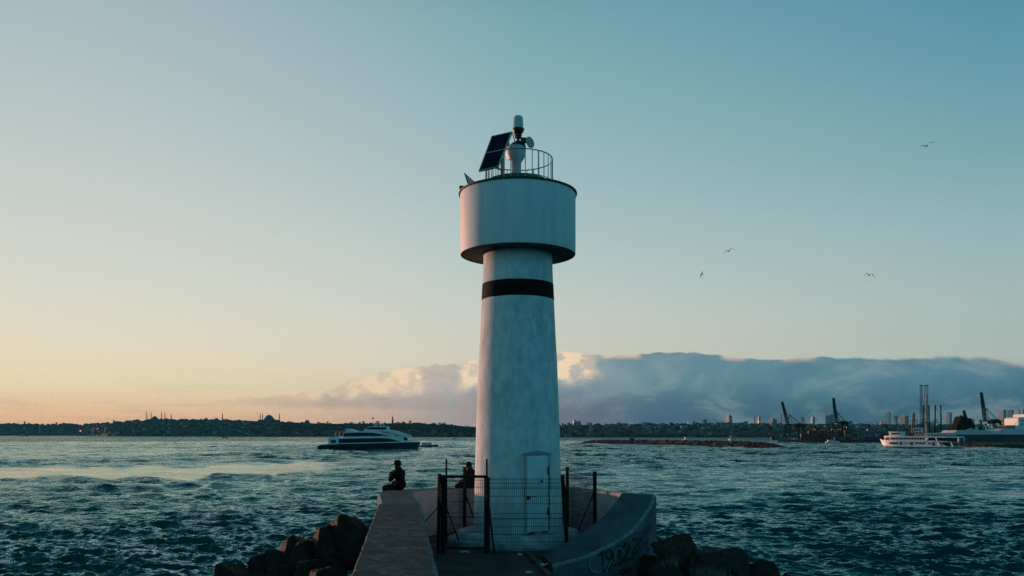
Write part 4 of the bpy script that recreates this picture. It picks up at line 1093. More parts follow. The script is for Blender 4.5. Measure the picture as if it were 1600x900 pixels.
def city_ferry():
    D = 412; k = D/F
    p = pt(1438, HY, D); ang = R(-44)
    root = empty('passenger_ferry', (p.x, p.y, 0), ang, 'white two deck passenger ferry with open stern galleries, sunlit', 'ferry')
    # local x to the right along the ship; bow at -x ; image rows from the zoomed view
    X = lambda u_: (1220+u_/4.21-1438)*k*.97; Zf = lambda v_: (466-v_)/4.21*k
    def loft(name, lo, hi, w, m, par, x0, x1, n=24, blunt=.0):
        b = MB(); vs = []
        for i in range(n+1):
            u_ = x0+(x1-x0)*i/n; zl = Zf(np.interp(u_, *zip(*lo))); zh = Zf(np.interp(u_, *zip(*hi))); x = X(u_)
            f = 1-max(0, (800-u_)/150)**2*.92 if u_ < 800 else 1-max(0, (u_-1100)/90)**2*.35
            ww = w*max(.06, f); vs += [(x, -ww, zl), (x, -ww, zh), (x, ww, zh), (x, ww, zl)]
        fs = [(i*4+q, i*4+(q+1) % 4, (i+1)*4+(q+1) % 4, (i+1)*4+q) for i in range(n) for q in range(4)]+[(3,2,1,0), tuple(range(n*4, n*4+4))]
        b.add(vs, fs); return b.build(name, m, par, smooth=35)
    hull = loft('hull', [(655,412),(690,468),(1180,470)], [(655,410),(690,458),(1182,459)], 4.8, M_hulld, root, 656, 1182)
    loft('bulwark', [(655,412),(688,460),(1182,460)], [(655,408),(690,428),(760,446),(1182,456)], 4.85, M_hullw, root, 656, 1182)
    low = loft('lower_deck', [(686,460),(1050,460)], [(686,424),(1050,424)], 4.4, M_hullw, root, 690, 1050)
    loft('deck_edge', [(672,428),(1130,428),(1180,432)], [(672,418),(1000,418),(1130,424),(1180,430)], 4.75, M_hullw, root, 676, 1130)
    upp = loft('upper_deck', [(690,420),(980,420)], [(690,396),(980,394)], 4.2, M_hullw, root, 692, 978)
    loft('roof', [(686,396),(1175,400)], [(690,388),(1175,392)], 4.7, M_hullw, root, 690, 1175)
    # arched open galleries: end frames, with solid dark blocks painting the shade inside
    loft('gallery_shade', [(985,422),(1040,422)], [(985,400),(1040,400)], 3.9, M_win, root, 985, 1046)
    loft('gallery_shade', [(1050,428),(1172,428)], [(1050,402),(1172,402)], 3.7, M_win, root, 1055, 1166)
    loft('gallery_shade', [(1062,458),(1140,458)], [(1062,430),(1140,432)], 3.7, M_win, root, 1066, 1142)
    for a, c, d_, e in ((978,420,986,398), (1046,424,1034,398), (1062,452,1046,424), (1100,458,1062,440), (1140,458,1128,430), (1172,428,1172,398)):
        for s_ in (-1, 1):
            b = MB(); b.tube((X(a), s_*4.5, Zf(c)), (X(d_), s_*4.3, Zf(e)), .36, 6); b.build('gallery_frame', M_hullw, root)
    def wins(par, u0, u1, n, v0, v1, w):
        for i in range(n):
            u_ = u0+(u1-u0)*(i+.5)/n; b = MB(); b.box((X(u_), 0, (Zf(v0)+Zf(v1))/2), (abs(X(u1)-X(u0))/n*.74, 2*w, Zf(v0)-Zf(v1))); b.build('window', M_win, par)
    wins(upp, 740, 965, 13, 413, 401, 4.24); wins(low, 735, 795, 4, 443, 431, 4.44); wins(low, 905, 970, 5, 443, 431, 4.44); wins(low, 985, 1005, 1, 443, 433, 4.44)
    wins(low, 832, 872, 4, 440, 434, 4.44)
    for u_ in (812, 882, 1020):
        b = MB(); b.box((X(u_), 0, Zf(442)), (1.3, 8.92, 1.9)); b.build('door', mat('brown_wood_door', (.10,.05,.03), .6, .3), low)
    for a in (697, 730):
        pass
    loft('bow_opening_shade', [(697,420),(730,420)], [(697,398),(728,398)], 4.26, M_win, root, 698, 730)  # solid dark slabs paint the shade of the bow openings
    loft('bow_opening_shade', [(686,446),(712,450)], [(680,430),(712,430)], 4.46, M_win, root, 692, 714)
    br = loft('bridge', [(722,390),(808,390)], [(722,364),(808,364)], 2.8, M_hullw, root, 722, 808)
    loft('bridge_roof', [(716,364),(812,364)], [(716,359),(812,360)], 3.1, M_hullw, root, 716, 812)
    wins(br, 740, 805, 5, 380, 369, 2.86)
    b = MB(); b.tube((X(770),0,Zf(360)), (X(770),0,Zf(335)), .12); b.tube((X(800),0,Zf(345)), (X(740),0,Zf(345)), .06); b.build('mast', M_blackm, root)
    fn = MB(); fn.prism([(X(838),Zf(390)), (X(842),Zf(368)), (X(872),Zf(368)), (X(878),Zf(390))], -1.2, 1.2); fn.build('funnel', mat('dark_funnel', (.05,.045,.045), .6, .2), root)
    b = MB(); b.path([(X(900),-4.4,Zf(380)), (X(1160),-4.4,Zf(382))], .07, 4)
    for i in range(14): b.tube((X(905+i*19),-4.4,Zf(391)), (X(905+i*19),-4.4,Zf(380)), .05, 4)
    b.build('railing', M_hullw, root)
    return root
city_ferry()

def tug():
    D = 560; k = D/F; p = pt(1433, HY, D)
    root = empty('tugboat', (p.x, p.y, 0), R(-40), 'tug with orange wheelhouse base and latticed mast behind the passenger ferry', 'boat')
    X = lambda px: (px-1433)*k; Zp = lambda py: EYE+(HY-py)*k
    b = MB(); b.prism([(X(1415),-.4), (X(1412),Zp(688)), (X(1480),Zp(689)), (X(1478),-.4)], -3.5, 3.5); b.build('hull', M_hulld, root)
    b = MB(); b.prism([(X(1427),Zp(689)), (X(1426),Zp(675)), (X(1442),Zp(675)), (X(1444),Zp(689))], -2.6, 2.6); b.build('deckhouse', M_orange, root)
    w = MB(); w.prism([(X(1429),Zp(675)), (X(1428.5),Zp(669)), (X(1441),Zp(669)), (X(1440.5),Zp(675))], -2.2, 2.2); w = w.build('wheelhouse', M_hullw, root)
    for a in (1431, 1434.5, 1438): b = MB(); b.box((X(a),0,Zp(672)), (1.0,4.46,1.3)); b.build('window', M_win, w)
    b = MB(); b.box((X(1434.5),0,Zp(668.3)), (6,5,.5)); b.build('roof', M_orange, root)
    b = MB()
    for a, c in ((1424.5,1427), (1429.5,1428)): b.tube((X(a),0,Zp(686)), (X(c),0,Zp(645)), .5, 6, .25)
    for i in range(7):
        z0, z1 = 684-i*5.3, 684-(i+1)*5.3; b.tube((X(1424.7+.3*i),0,Zp(z0)), (X(1429.4-.2*i),0,Zp(z1)), .22, 4)
    for py, w_ in ((651,3.5), (657,5), (664,3)): b.tube((X(1427.5-w_),0,Zp(py)), (X(1427.5+w_),0,Zp(py)), .28, 5)
    b.tube((X(1426),0,Zp(690)), (X(1421),0,Zp(668)), .15, 5); b.tube((X(1432),0,Zp(668)), (X(1434),0,Zp(652)), .14, 5)
    b.build('mast', mat('ochre_mast_paint', (.28,.12,.05), .7, .4), root)
tug()

def big_ship():
    D = 640; k = D/F; p = pt(1560, HY, D)
    root = empty('cargo_ship', (p.x, p.y, 0), 0, 'large moored ship with white upper decks, black hull band and black funnel', 'ship')
    X = lambda px: (px-1560)*k; Zp = lambda py: EYE+(HY-py)*k
    def pr(name, pts, w, m, par=root):
        b = MB(); b.prism([(X(a), Zp(c)) for a, c in pts], -w, w); return b.build(name, m, par)
    pr('lower_hull', [(1492,704),(1484,689),(1760,689),(1750,704)], 10.5, mat('rusty_hull_plates', (.20,.11,.07), .75, .5, .25))
    pr('hull', [(1470,688.9),(1462,679),(1780,679),(1765,688.9)], 10.7, mat('black_hull_paint', (.010,.012,.014), .5, .3, .2))
    pr('upper_hull', [(1440,678.9),(1440,676.5),(1480,676),(1484,672.5),(1530,672),(1545,677),(1556,670),(1760,670),(1770,678.9)], 10.4, mat('ship_lilac_white', (.62,.60,.64), .5, .15, .3))
    fu = pr('funnel', [(1489,672),(1496,653),(1498,650.5),(1503,650.5),(1505,653.5),(1512,653.5),(1522,672)], 4.5, mat('black_funnel_paint', (.004,.007,.009), .8, .2))
    b = MB(); b.box((X(1500), 0, Zp(650)), (2.2, 3, 1.2)); b.build('exhaust', M_blackm, fu)
    sup = pr('superstructure', [(1580,670.1),(1580,654),(1583,652),(1760,652),(1760,670.1)], 9, M_hullw)
    pr('bridge', [(1592,652),(1593,647.5),(1740,647.5),(1740,652)], 8, M_hullw)
    b = MB(); b.tube((X(1597),0,Zp(647)), (X(1597),0,Zp(637)), .3); b.tube((X(1595),0,Zp(640)), (X(1599),0,Zp(640)), .2); b.build('mast', M_hullw, root)
    for i in range(8):
        for py in (657, 662.5):
            if py == 657 and i > 7: continue
            b = MB(); b.box((X(1586+i*4.6), 0, Zp(py+.5)), (1.15, 18.1, .8)); b.build('window', M_win, sup)
    for px, py in ((1520,668),(1536,666),(1541,664),(1546,668)):
        b = MB(); b.tube((X(px),-4,Zp(673)), (X(px),-4,Zp(py)), .5, 8); b.box((X(px),-4,Zp(py-.5)), (1.6,1.6,.9)); b.build('vent', M_hullw, root)
    b = MB(); b.prism([(X(1566),Zp(670)), (X(1566),Zp(664.5)), (X(1579),Zp(664.5)), (X(1579),Zp(670))], -5, 5); b.build('deckhouse', mat('ochre_deckhouse', (.30,.16,.08), .6, .2), root)
    b = MB()
    for i in range(26): b.tube((X(1470+i*2.2),-10.2,Zp(676.3)), (X(1470+i*2.2),-10.2,Zp(673.8)), .09, 4)
    b.tube((X(1470),-10.2,Zp(673.8)), (X(1526),-10.2,Zp(673.8)), .1, 4); b.build('railing', M_hullw, root)
    for a, c in ((1512,671),(1503,672)):
        b = MB(); b.tube((X(a),-7,Zp(672.5)), (X(a)+4,-7,Zp(669.8)), .9, 8); b.build('lifeboat', mat('cream_paint', (.55,.45,.35), .5, .1), root)
big_ship()

# bright flare-lit glass front of a far building behind the ship funnel is a glazed tower below

# ------------------------------------------------------------------ rubble moles
def mole(name, pts, w, label, seed, n_st):
    """pts: (px, waterline row, top height)"""
    g = random.Random(seed); b = MB()
    P = [(pt(px, HY, water_D(py)), h_) for px, py, h_ in pts]
    tot = len(P)-1
    core_ = []
    for i in range(n_st):
        t = g.random()*tot; k = int(t); f = t-k
        p = P[k][0].lerp(P[k+1][0], f); h_ = P[k][1]*(1-f)+P[k+1][1]*f
        s_ = g.uniform(-1, 1); z = h_*(1-abs(s_)**1.3)*1.0
        r = g.uniform(.5, 1.3)
        c = Vector((p.x, p.y+w*.5+s_*w, z-.25*r))
        vs = []
        for a in range(6): 
            an = a*PI/3+g.random(); vs.append(c+Vector((math.cos(an)*r*g.uniform(.7,1.1), math.sin(an)*r*g.uniform(.7,1.1), g.uniform(-.9,-.1)*r)))
        vs.append(c+Vector((g.uniform(-.3,.3)*r, g.uniform(-.3,.3)*r, r*g.uniform(.4,.8))))
        b.add(vs, [(a, (a+1) % 6, 6) for a in range(6)])
    for (p, h_), (q, h2) in zip(P[:-1], P[1:]):
        vs = []
        for c, hh in ((p, h_), (q, h2)):
            vs += [(c.x, c.y-w*.5, -.5), (c.x, c.y+w*.2, hh*.85), (c.x, c.y+w*.8, hh*.85), (c.x, c.y+w*1.5, -.5)]
        b.add(vs, [(0,1,5,4), (1,2,6,5), (2,3,7,6)])
    return tag(b.build(name, mat('mole_stone', (.075,.062,.052), .9, .6, .5), fixn=False), label, 'breakwater')
mole('stone_breakwater', [(908,692.2,.1),(930,692.6,2.5),(1000,694,3.1),(1080,696,3.1),(1160,699,3.2),(1200,700.5,2.7),(1222,701,1.4),(1240,701.3,.1)], 7, 'long low detached breakwater of brown stones right of the lighthouse', 4, 2600)
mole('stone_breakwater', [(1478,698.2,1.6),(1540,700,1.9),(1600,701,1.9),(1700,702,1.9)], 5, 'dark stone mole below the moored ship at the right edge', 6, 1500)
# beacon, hut and pole on the breakwater
def beacon():
    D = 440; k = D/F; p = pt(1146, HY, D)
    root = empty('beacon', (p.x, p.y+3.5, 2.0), 0, 'small white and orange beacon hut standing on the stone breakwater', 'beacon')
    b = MB(); b.box((0,0,1.0), (2.9,2.6,2.4)); b.build('hut', M_hullw, root)
    b = MB(); b.lathe([(1.0,2.2),(.8,3.0),(.65,3.8),(.9,3.85),(.9,4.0),(0,4.2)], 16, (0,0,0)); b.build('tower', mat('orange_beacon_paint', (.45,.18,.07), .6, .4, 1.2), root)
    b = MB(); b.tube((0,0,4.1), (0,0,5.4), .1); b.tube((1.4,0,2.0), (1.5,0,3.4), .15, 5); b.build('aerial', M_blackm, root)
    b = MB(); b.box((.1,-1.32,.7), (.7,.06,1.5)); b.build('door', M_orange, root)
beacon()
p = pt(988, HY, 560)
root = empty('hut', (p.x, p.y+3.5, 2.0), 0, 'low dark flat roofed hut on the left part of the stone breakwater', 'hut')
b = MB(); b.box((0,0,1), (3.4,2.4,2.0)); b.build('wall', mat('dark_hut_wall', (.08,.075,.07), .8, .2), root)
b = MB(); b.box((0,0,2.1), (4.0,3.0,.2)); b.build('roof', mat('pale_hut_roof', (.3,.3,.28), .8, .2), root)
b = MB(); b.box((-.6,-1.22,1.0), (.9,.05,1.6)); b.build('door', M_blackm, root)

# ------------------------------------------------------------------ land across the water
def ridge_left(px):   # skyline row, ridge distance, shoreline distance
    y = np.interp(px, [-500,0,60,140,175,210,240,300,340,400,440,480,530,560,640,690,715,743,800], [665,663,663,663.6,661,658.5,656.5,656.5,657,659.5,660.5,662.5,663.5,663.5,662.5,664,667,669.5,672])
    y = y+1.6
    Dr = np.interp(px, [-500,110,170,760,800], [5400,5000,3700,2900,2800]); Ds = np.interp(px, [-500,110,170,400,760,800], [4800,4400,3000,2500,2050,2000])
    return y, Dr, Ds
def ridge_right(px):
    y = np.interp(px, [740,800,870,950,1050,1130,1250,1400,1600,2100], [671,667,665,664.5,663,662.5,664,665,665,667])
    y = y+1.2
    Dr = np.interp(px, [740,2100], [2900,3300]); Ds = np.interp(px, [740,870,1200,2100], [2000,1950,1850,1800])
    return y, Dr, Ds
def landpt(fn, px, t, bump=True):
    y, Dr, Ds = fn(px)
    D = Ds+(Dr-Ds)*t; zr = EYE+(HY-y)/F*Dr
    X = (px-800)/F*D
    nz = mnoise.noise(Vector((X*.004, D*.004, 2)))*.35+mnoise.noise(Vector((X*.012, D*.012, 5)))*.12
    s_ = t**.8 if t <= 1 else 1-(t-1)*.6
    z = 1.2+(zr-1.2)*s_*(1+(nz*(1-min(t,1))*.8 if t < 1 else 0))
    return Vector((X, D, z))
M_land = mat('dark_scrub_land', (.022,.034,.032), .95, .5, .01)
def land(name, fn, p0, p1):
    b = MB(); n, m = int((p1-p0)/4), 12
    vs = []
    for i in range(n+1):
        px = p0+(p1-p0)*i/n
        q = landpt(fn, px, 0); vs.append((q.x, q.y-4, -2))
        for j in range(m): vs.append(landpt(fn, px, j/(m-1)*1.0))
        q = landpt(fn, px, 1); vs.append((q.x*1.2, q.y*1.2, q.z*.4)); vs.append((q.x*1.25, q.y*1.25, -2))
    w = m+3; fs = [(i*w+j, i*w+j+1, (i+1)*w+j+1, (i+1)*w+j) for i in range(n) for j in range(w-1)]
    b.add(vs, fs); return tag(b.build(name, M_land, smooth=60, fixn=False), kind='structure')
land('hill_west', ridge_left, -500, 792); land('hill_north', ridge_right, 776, 2100)

# woods: one mass on each hill
def clump_mesh():
    bm = bmesh.new(); bmesh.ops.create_icosphere(bm, subdivisions=2, radius=1)
    vs = [v.co.copy() for v in bm.verts]; fs = [tuple(v.index for v in f.verts) for f in bm.faces]; bm.free(); return vs, fs
CV, CF = clump_mesh()
def woods(name, fn, p0, p1, n, seed, label, dens=None, smin=3, smax=8):
    g = random.Random(seed); b = MB()
    cvn = np.array([tuple(v) for v in CV]); V = []; Fs = []; o = 0; cf = np.array(CF)
    for i in range(n):
        px = g.uniform(p0, p1); t = g.random()**.75
        if g.random() < .30: t = g.uniform(.93, 1.0)
        if dens and g.random() > dens(px, t): continue
        c = landpt(fn, px, t); s_ = g.uniform(smin, smax)*(c.y/2700)
        k = 1+.30*np.array([mnoise.noise(Vector(v)*1.7+Vector((i*.7, 0, 0))) for v in cvn])
        vv = cvn*k[:, None]*np.array([s_*g.uniform(.9,1.4), s_, s_*g.uniform(.7,1.1)])+np.array([c.x, c.y, c.z+s_*.2])
        V.append(vv); Fs.append(cf+o); o += len(cvn)
    V = np.vstack(V); Fs = np.vstack(Fs)
    me = bpy.data.meshes.new(name); me.from_pydata(V.tolist(), [], Fs.tolist()); me.materials.append(mat('dark_woodland', (.018,.030,.024), .95, .5, .04))
    ob = bpy.data.objects.new(name, me); COL.objects.link(ob); return tag(ob, label, 'woods', kind='stuff')
woods('woods', ridge_left, -60, 780, 2600, 1, 'dark woods covering the hill left of the lighthouse', lambda px, t: 1.0 if px > 440 else .55)
woods('woods', ridge_right, 780, 1750, 1500, 2, 'dull tree cover among houses on the hill right of the lighthouse', lambda px, t: .8)

# houses
def house_proto(name, w, d, h_, roof, mw, mr, floors):
    b = MB(); b.cur = 0; b.box((0,0,h_/2-2), (w,d,h_+4))
    b.cur = 1
    if roof: b.add([(-w/2-.4,-d/2-.4,h_), (w/2+.4,-d/2-.4,h_), (w/2+.4,d/2+.4,h_), (-w/2-.4,d/2+.4,h_), (-w*.2,0,h_+roof), (w*.2,0,h_+roof)], [(0,1,5,4), (2,3,4,5), (1,2,5), (3,0,4), (3,2,1,0)])
    else: b.box((0,0,h_+.35), (w+.5,d+.5,.7)); b.box((w*.2,0,h_+1.4), (w*.25,d*.3,2.2))
    b.cur = 2
    for f in range(floors):
        z = h_*(f+.55)/floors
        for i in range(int(w/3)):
            x = -w/2+(i+.5)*w/int(w/3); b.box((x,-d/2-.03,z), (1.4,.08,h_/floors*.5))
    o = b.build(name, [mw, mr, M_win]); return o
MW = [mat('house_wall_cream', (.11,.125,.125), .8, .2, .2), mat('house_wall_grey', (.095,.115,.12), .8, .2, .2), mat('house_wall_white', (.30,.33,.34), .8, .15, .2), mat('house_wall_pink', (.15,.12,.11), .8, .2, .2)]
MR = mat('roof_tile', (.09,.06,.05), .9, .3, .5); MR2 = mat('flat_roof_grey', (.08,.09,.09), .9, .3, .5)
protos = [house_proto('house', 14,10,9,3.2,MW[0],MR,3), house_proto('house', 18,12,13,0,MW[1],MR2,4), house_proto('house', 12,9,8,2.8,MW[2],MR,3), house_proto('house', 24,12,16,0,MW[3],MR2,5), house_proto('house', 30,11,8,2.5,MW[1],MR,2), house_proto('apartment_block', 16,13,22,0,MW[2],MR2,7)]
used = set()
def scatter_houses(fn, p0, p1, n, seed, label, group, kinds, dens=None, cat='house'):
    g = random.Random(seed); made = 0
    while made < n:
        px = g.uniform(p0, p1); t = g.uniform(.02, .90)
        if dens and g.random() > dens(px, t): continue
        i = g.choice(kinds); pr_ = protos[i]
        if i in used: o = pr_.copy(); COL.objects.link(o)
        else: o = pr_; used.add(i)
        c = landpt(fn, px, t); o.location = c-Vector((0,0,.5)); o.rotation_euler = (0,0,g.uniform(-.6,.6))
        f = g.uniform(.42,.85)*(c.y/2700); o.scale = (f, f, f*g.uniform(.8,1.15))
        tag(o, label, cat, group); made += 1
scatter_houses(ridge_left, 145, 430, 120, 5, 'small house on the mosque hill left of the lighthouse', 'houses on the mosque hill', [0,1,2,3,4], lambda px, t: 1 if t > .15 else .4)
scatter_houses(ridge_left, -40, 130, 26, 8, 'faint low house along the far left shore', 'houses on the far left shore', [0,2,4])
scatter_houses(ridge_left, 440, 760, 34, 9, 'pale building among the woods behind the catamaran ferry', 'buildings in the woods', [0,2,4], lambda px, t: 1 if (t < .25 or px > 660) else .12)
scatter_houses(ridge_right, 862, 1620, 105, 6, 'small house packed on the hill right of the lighthouse', 'houses on the right hill', [0,1,2,3,1], None)
MASS = True
scatter_houses(ridge_right, 862, 1620, 60, 16, 'apartment block among houses on the hill right of the lighthouse', 'apartment blocks on the right hill', [5], lambda px, t: t > .3, 'building')
# the hundreds of smaller houses between them read as one mass
g = random.Random(31); b = MB()
for i in range(950):
    if i % 3: fn, px = ridge_right, g.uniform(860, 1620)
    else: fn, px = ridge_left, g.uniform(150, 440)
    c = landpt(fn, px, g.uniform(.0, .96)); f = c.y/2700
    w, d_, h_ = g.uniform(5, 13)*f, g.uniform(5, 9)*f, g.uniform(4, 9)*f
    b.cur = g.choice((0,1,2,3)); rz = g.uniform(-.7,.7); b.box((c.x, c.y, c.z+h_/2-1), (w, d_, h_+2), rz)
    b.cur = 4; b.box((c.x, c.y, c.z+h_+.4), (w*1.04, d_*1.04, .9), rz)
tag(b.build('houses', MW+[MR], fixn=False), 'the countless smaller houses covering both city hills', 'houses', kind='stuff')
for i, o in enumerate(protos):
    if i not in used: bpy.data.objects.remove(o)

# trees that stand clear on the skyline
def tree_proto(seed, h_, w):
    g = random.Random(seed); root = empty('tree', (0,0,0))
    b = MB(); b.tube((0,0,-1), (0,0,h_*.55), .5, 6, .25)
    for k in range(5):
        a = g.uniform(0, 6.28); b.tube((0,0,h_*(.3+.06*k)), (math.cos(a)*w*.35, math.sin(a)*w*.35, h_*(.6+.06*k)), .2, 4, .08)
    b.build('trunk', mat('tree_bark', (.06,.045,.035), .9, .3, 2), root)
    b = MB()
    for k in range(420):
        a = g.uniform(0, 6.28); rr_ = w*.5*g.random()**.45; zc = g.uniform(-1, 1)
        rad_ = rr_*math.sqrt(max(.05, 1-zc*zc)); c = Vector((math.cos(a)*rad_, math.sin(a)*rad_, h_*.68+zc*h_*.32))
        if mnoise.noise(c*.35+Vector((seed,0,0))) < -.18: continue
        n = Vector((g.gauss(0,1), g.gauss(0,1), g.gauss(0,1))).normalized(); u_ = n.orthogonal().normalized()*g.uniform(.35,.8); v_ = n.cross(u_)
        b.add([c-u_, c+v_, c+u_, c-v_], [(0,1,2,3)])
    b.build('crown', mat('tree_leaves', (.045,.055,.03), .9, .4, .4), root, fixn=False)
    return root
tps = [tree_proto(1, 13, 13), tree_proto(2, 15, 8), tree_proto(3, 11, 15)]
g = random.Random(77); first = [True]*3
spots = [(178,1),(232,0),(300,2),(322,0),(386,2),(452,0),(498,0),(512,1),(536,2),(549,0),(562,0),(568,1),(578,2),(590,0),(601,0),(622,2),(630,0),(641,1),(652,0),(664,2),(676,0),(688,2),(694,0),(706,0),(716,2),(728,0),(898,0),(935,2),(968,0),(1012,2),(1048,0),(1085,2),(1101,0)]
for px, kk in spots:
    fn = ridge_left if px < 760 else ridge_right
    o = tps[kk] if first[kk] else copy_tree(tps[kk]); first[kk] = False
    o.location = landpt(fn, px, .985)-Vector((0,0,1.5)); s_ = g.uniform(.95,1.55); o.scale = (s_, s_, s_*.9)
    if px < 760: tag(o, 'round crowned tree standing out on the skyline left of the lighthouse', 'tree', 'skyline trees left')
    else: tag(o, 'round crowned tree standing out on the skyline right of the lighthouse', 'tree', 'skyline trees right')

# ------------------------------------------------------------------ mosques and landmarks
M_stone = mat('mosque_stone', (.09,.09,.09), .85, .3, .1); M_lead = mat('lead_dome', (.07,.09,.10), .6, .2, .1)
def minaret(par, x, y, z0, zt, r, slim=1.0):
    H = zt-z0; b = MB()
    b.lathe([(r*1.7,0),(r*1.7,H*.18),(r,H*.22),(r,H*.45),(r*1.6,H*.465),(r*1.6,H*.485),(r*.9,H*.49),(r*.9,H*.62),(r*1.5,H*.635),(r*1.5,H*.655),(r*.8,H*.66),(r*.8,H*.80),(r*.9,H*.81),(.05,H)], 10, (x, y, z0))
    return b.build('minaret', M_stone, par, smooth=40)
def dome(par, x, y, z, r, hh=.55, name='dome', fin=True, m=None):
    b = MB(); prof_ = [(r*math.cos(a), r*hh*1.6*math.sin(a)) for a in np.linspace(0, PI/2, 9)]
    if fin: prof_ = prof_[:-1]+[(r*.05, r*hh*1.62), (r*.03, r*hh*2.2), (0, r*hh*2.3)]
    b.lathe([(r, -r*.25)]+prof_, 24, (x, y, z)); return b.build(name, m or M_lead, par, smooth=40)
def mosque_blue():
    D = 3450; k = D/F; p = pt(248, HY, D); root = empty('mosque', (p.x, p.y, 40), 0, 'domed mosque with six slender minarets crowning the left hill', 'mosque')
    X = lambda px: (px-248)*k; Z = lambda py: EYE+(HY-py)*k-40
    b = MB(); b.box((X(243),0,(Z(656)+Z(672))/2), ((255.5-232)*k, 60, Z(656)-Z(672))); b.build('prayer_hall', M_stone, root)
    b = MB(); b.box((X(262),0,(Z(655)+Z(672))/2), ((271-254)*k, 55, Z(655)-Z(672))); b.build('courtyard', M_stone, root)
    b = MB(); b.lathe([(6.2*k, Z(656.5)), (5.6*k, Z(654.3)), (4.0*k, Z(652.8)), (3.4*k, Z(652.4))], 24, (X(241.8), 0, 0)); b.build('half_dome', M_lead, root, smooth=30)
    dome(root, X(241.8), 0, Z(652.4), 3.3*k, .40)
    for px in (236, 247.5): dome(root, X(px), -5, Z(655.5), 1.8*k, .45, 'small_dome', False)
    for px in (258, 261, 264): dome(root, X(px), -8, Z(655), 1.0*k, .4, 'small_dome', False)
    for px, y0, yt in ((226.8,660,642), (234.3,657,643), (251.4,657,642.2), (258.3,657,643), (266.5,656,645.6)):
        minaret(root, X(px), random.uniform(-15,15), Z(y0+4), Z(yt), .60*k)
    minaret(root, X(285), 20, Z(659), Z(650.2), .22*k)
mosque_blue()
def mosque_small():
    D = 3300; k = D/F; p = pt(340, HY, D); root = empty('mosque', (p.x, p.y, 40), 0, 'small domed mosque with one stout minaret midway between the two big mosques', 'mosque')
    X = lambda px: (px-340)*k; Z = lambda py: EYE+(HY-py)*k-40
    b = MB(); b.box((X(339),0,(Z(656)+Z(664))/2), (9*k, 24, Z(656)-Z(664))); b.build('prayer_hall', M_stone, root)
    dome(root, X(338.5), 0, Z(656), 3.2*k, .55); minaret(root, X(347.6), 0, Z(661), Z(644.5), .8*k); minaret(root, X(335.5), 0, Z(660), Z(649), .25*k)
mosque_small()
def hagia():
    D = 3200; k = D/F; p = pt(420, HY, D); root = empty('mosque', (p.x, p.y, 40), 0, 'massive broad domed basilica mosque with three visible thick minarets', 'mosque')
    X = lambda px: (px-420)*k; Z = lambda py: EYE+(HY-py)*k-40
    b = MB(); b.box((X(420.5),0,(Z(656)+Z(672))/2), (28*k, 60, Z(656)-Z(672))); b.build('prayer_hall', M_stone, root)
    b = MB(); b.lathe([(9*k, Z(656.5)), (8.4*k, Z(654.6)), (6.6*k, Z(653)), (6.2*k, Z(652))], 24, (X(420.5), 0, 0)); b.build('half_dome', M_lead, root, smooth=30)
    dome(root, X(420.5), 0, Z(652), 5.4*k, .42)
    for px, yt, r in ((405.4,645,.62), (409.0,645.4,.62), (435.3,645,.75)): minaret(root, X(px), 10, Z(660), Z(yt), r*k)
hagia()
def irene():
    D = 3050; k = D/F; p = pt(480, HY, D); root = empty('church', (p.x, p.y, 35), 0, 'old church with a single drum dome rising above the dark woods', 'church')
    X = lambda px: (px-480)*k; Z = lambda py: EYE+(HY-py)*k-35
    b = MB(); b.box((0,0,(Z(661)+Z(667))/2), (11*k, 30, Z(661)-Z(667))); b.build('nave', M_stone, root)
    b = MB(); b.lathe([(3.9*k, Z(662)), (3.7*k, Z(658.8)), (3.3*k, Z(658.3))], 20, (0,0,0)); b.build('drum', M_stone, root, smooth=30)
    dome(root, 0, 0, Z(658.5), 3.4*k, .42, fin=False)
irene()
def spire_tower():
    D = 2900; k = D/F; p = pt(613.4, HY, D); root = empty('palace_tower', (p.x, p.y, 35), 0, 'thin pointed palace tower above the trees behind the catamaran ferry', 'tower')
    Z = lambda py: EYE+(HY-py)*k-35
    b = MB(); b.box((0,0,(Z(656)+Z(668))/2), (2.6*k, 2.6*k, Z(656)-Z(668))); b.build('base', M_stone, root)
    b = MB(); b.lathe([(1.1*k, Z(656.2)), (1.0*k, Z(653)), (1.25*k, Z(652.9)), (.5*k, Z(651)), (.03*k, Z(648.5))], 8, (0,0,0)); b.build('spire', M_lead, root)
spire_tower()
def pale_pole(px, y0, y1, D, r, name, label, cat, m):
    k = D/F; p = pt(px, y1, D); root = empty(name, (p.x, p.y, p.z), 0, label, cat)
    H = (y1-y0)*k; b = MB(); b.lathe([(r*k*1.3, 0), (r*k, H*.2), (r*k*.8, H*.8), (r*k*1.6, H*.82), (r*k*1.6, H*.88), (r*k*.6, H*.9), (.02, H)], 10); b.build('shaft', m, root, smooth=40)
pale_pole(62, 664, 676, 4300, .8, 'lighthouse', 'tiny pale round tower on the far left shore', 'lighthouse', MW[2])
pale_pole(434.5, 669, 681.3, 2480, .9, 'lighthouse', 'tiny pale shore tower below the broad domed basilica', 'lighthouse', MW[1])
pale_pole(38.5, 658, 665, 5100, 1.2, 'water_tower', 'stubby tower on the far left skyline', 'tower', MW[1])
pale_pole(88, 659.5, 665, 5100, 1.4, 'water_tower', 'second stubby tower on the far left skyline, right of the first', 'tower', MW[1])
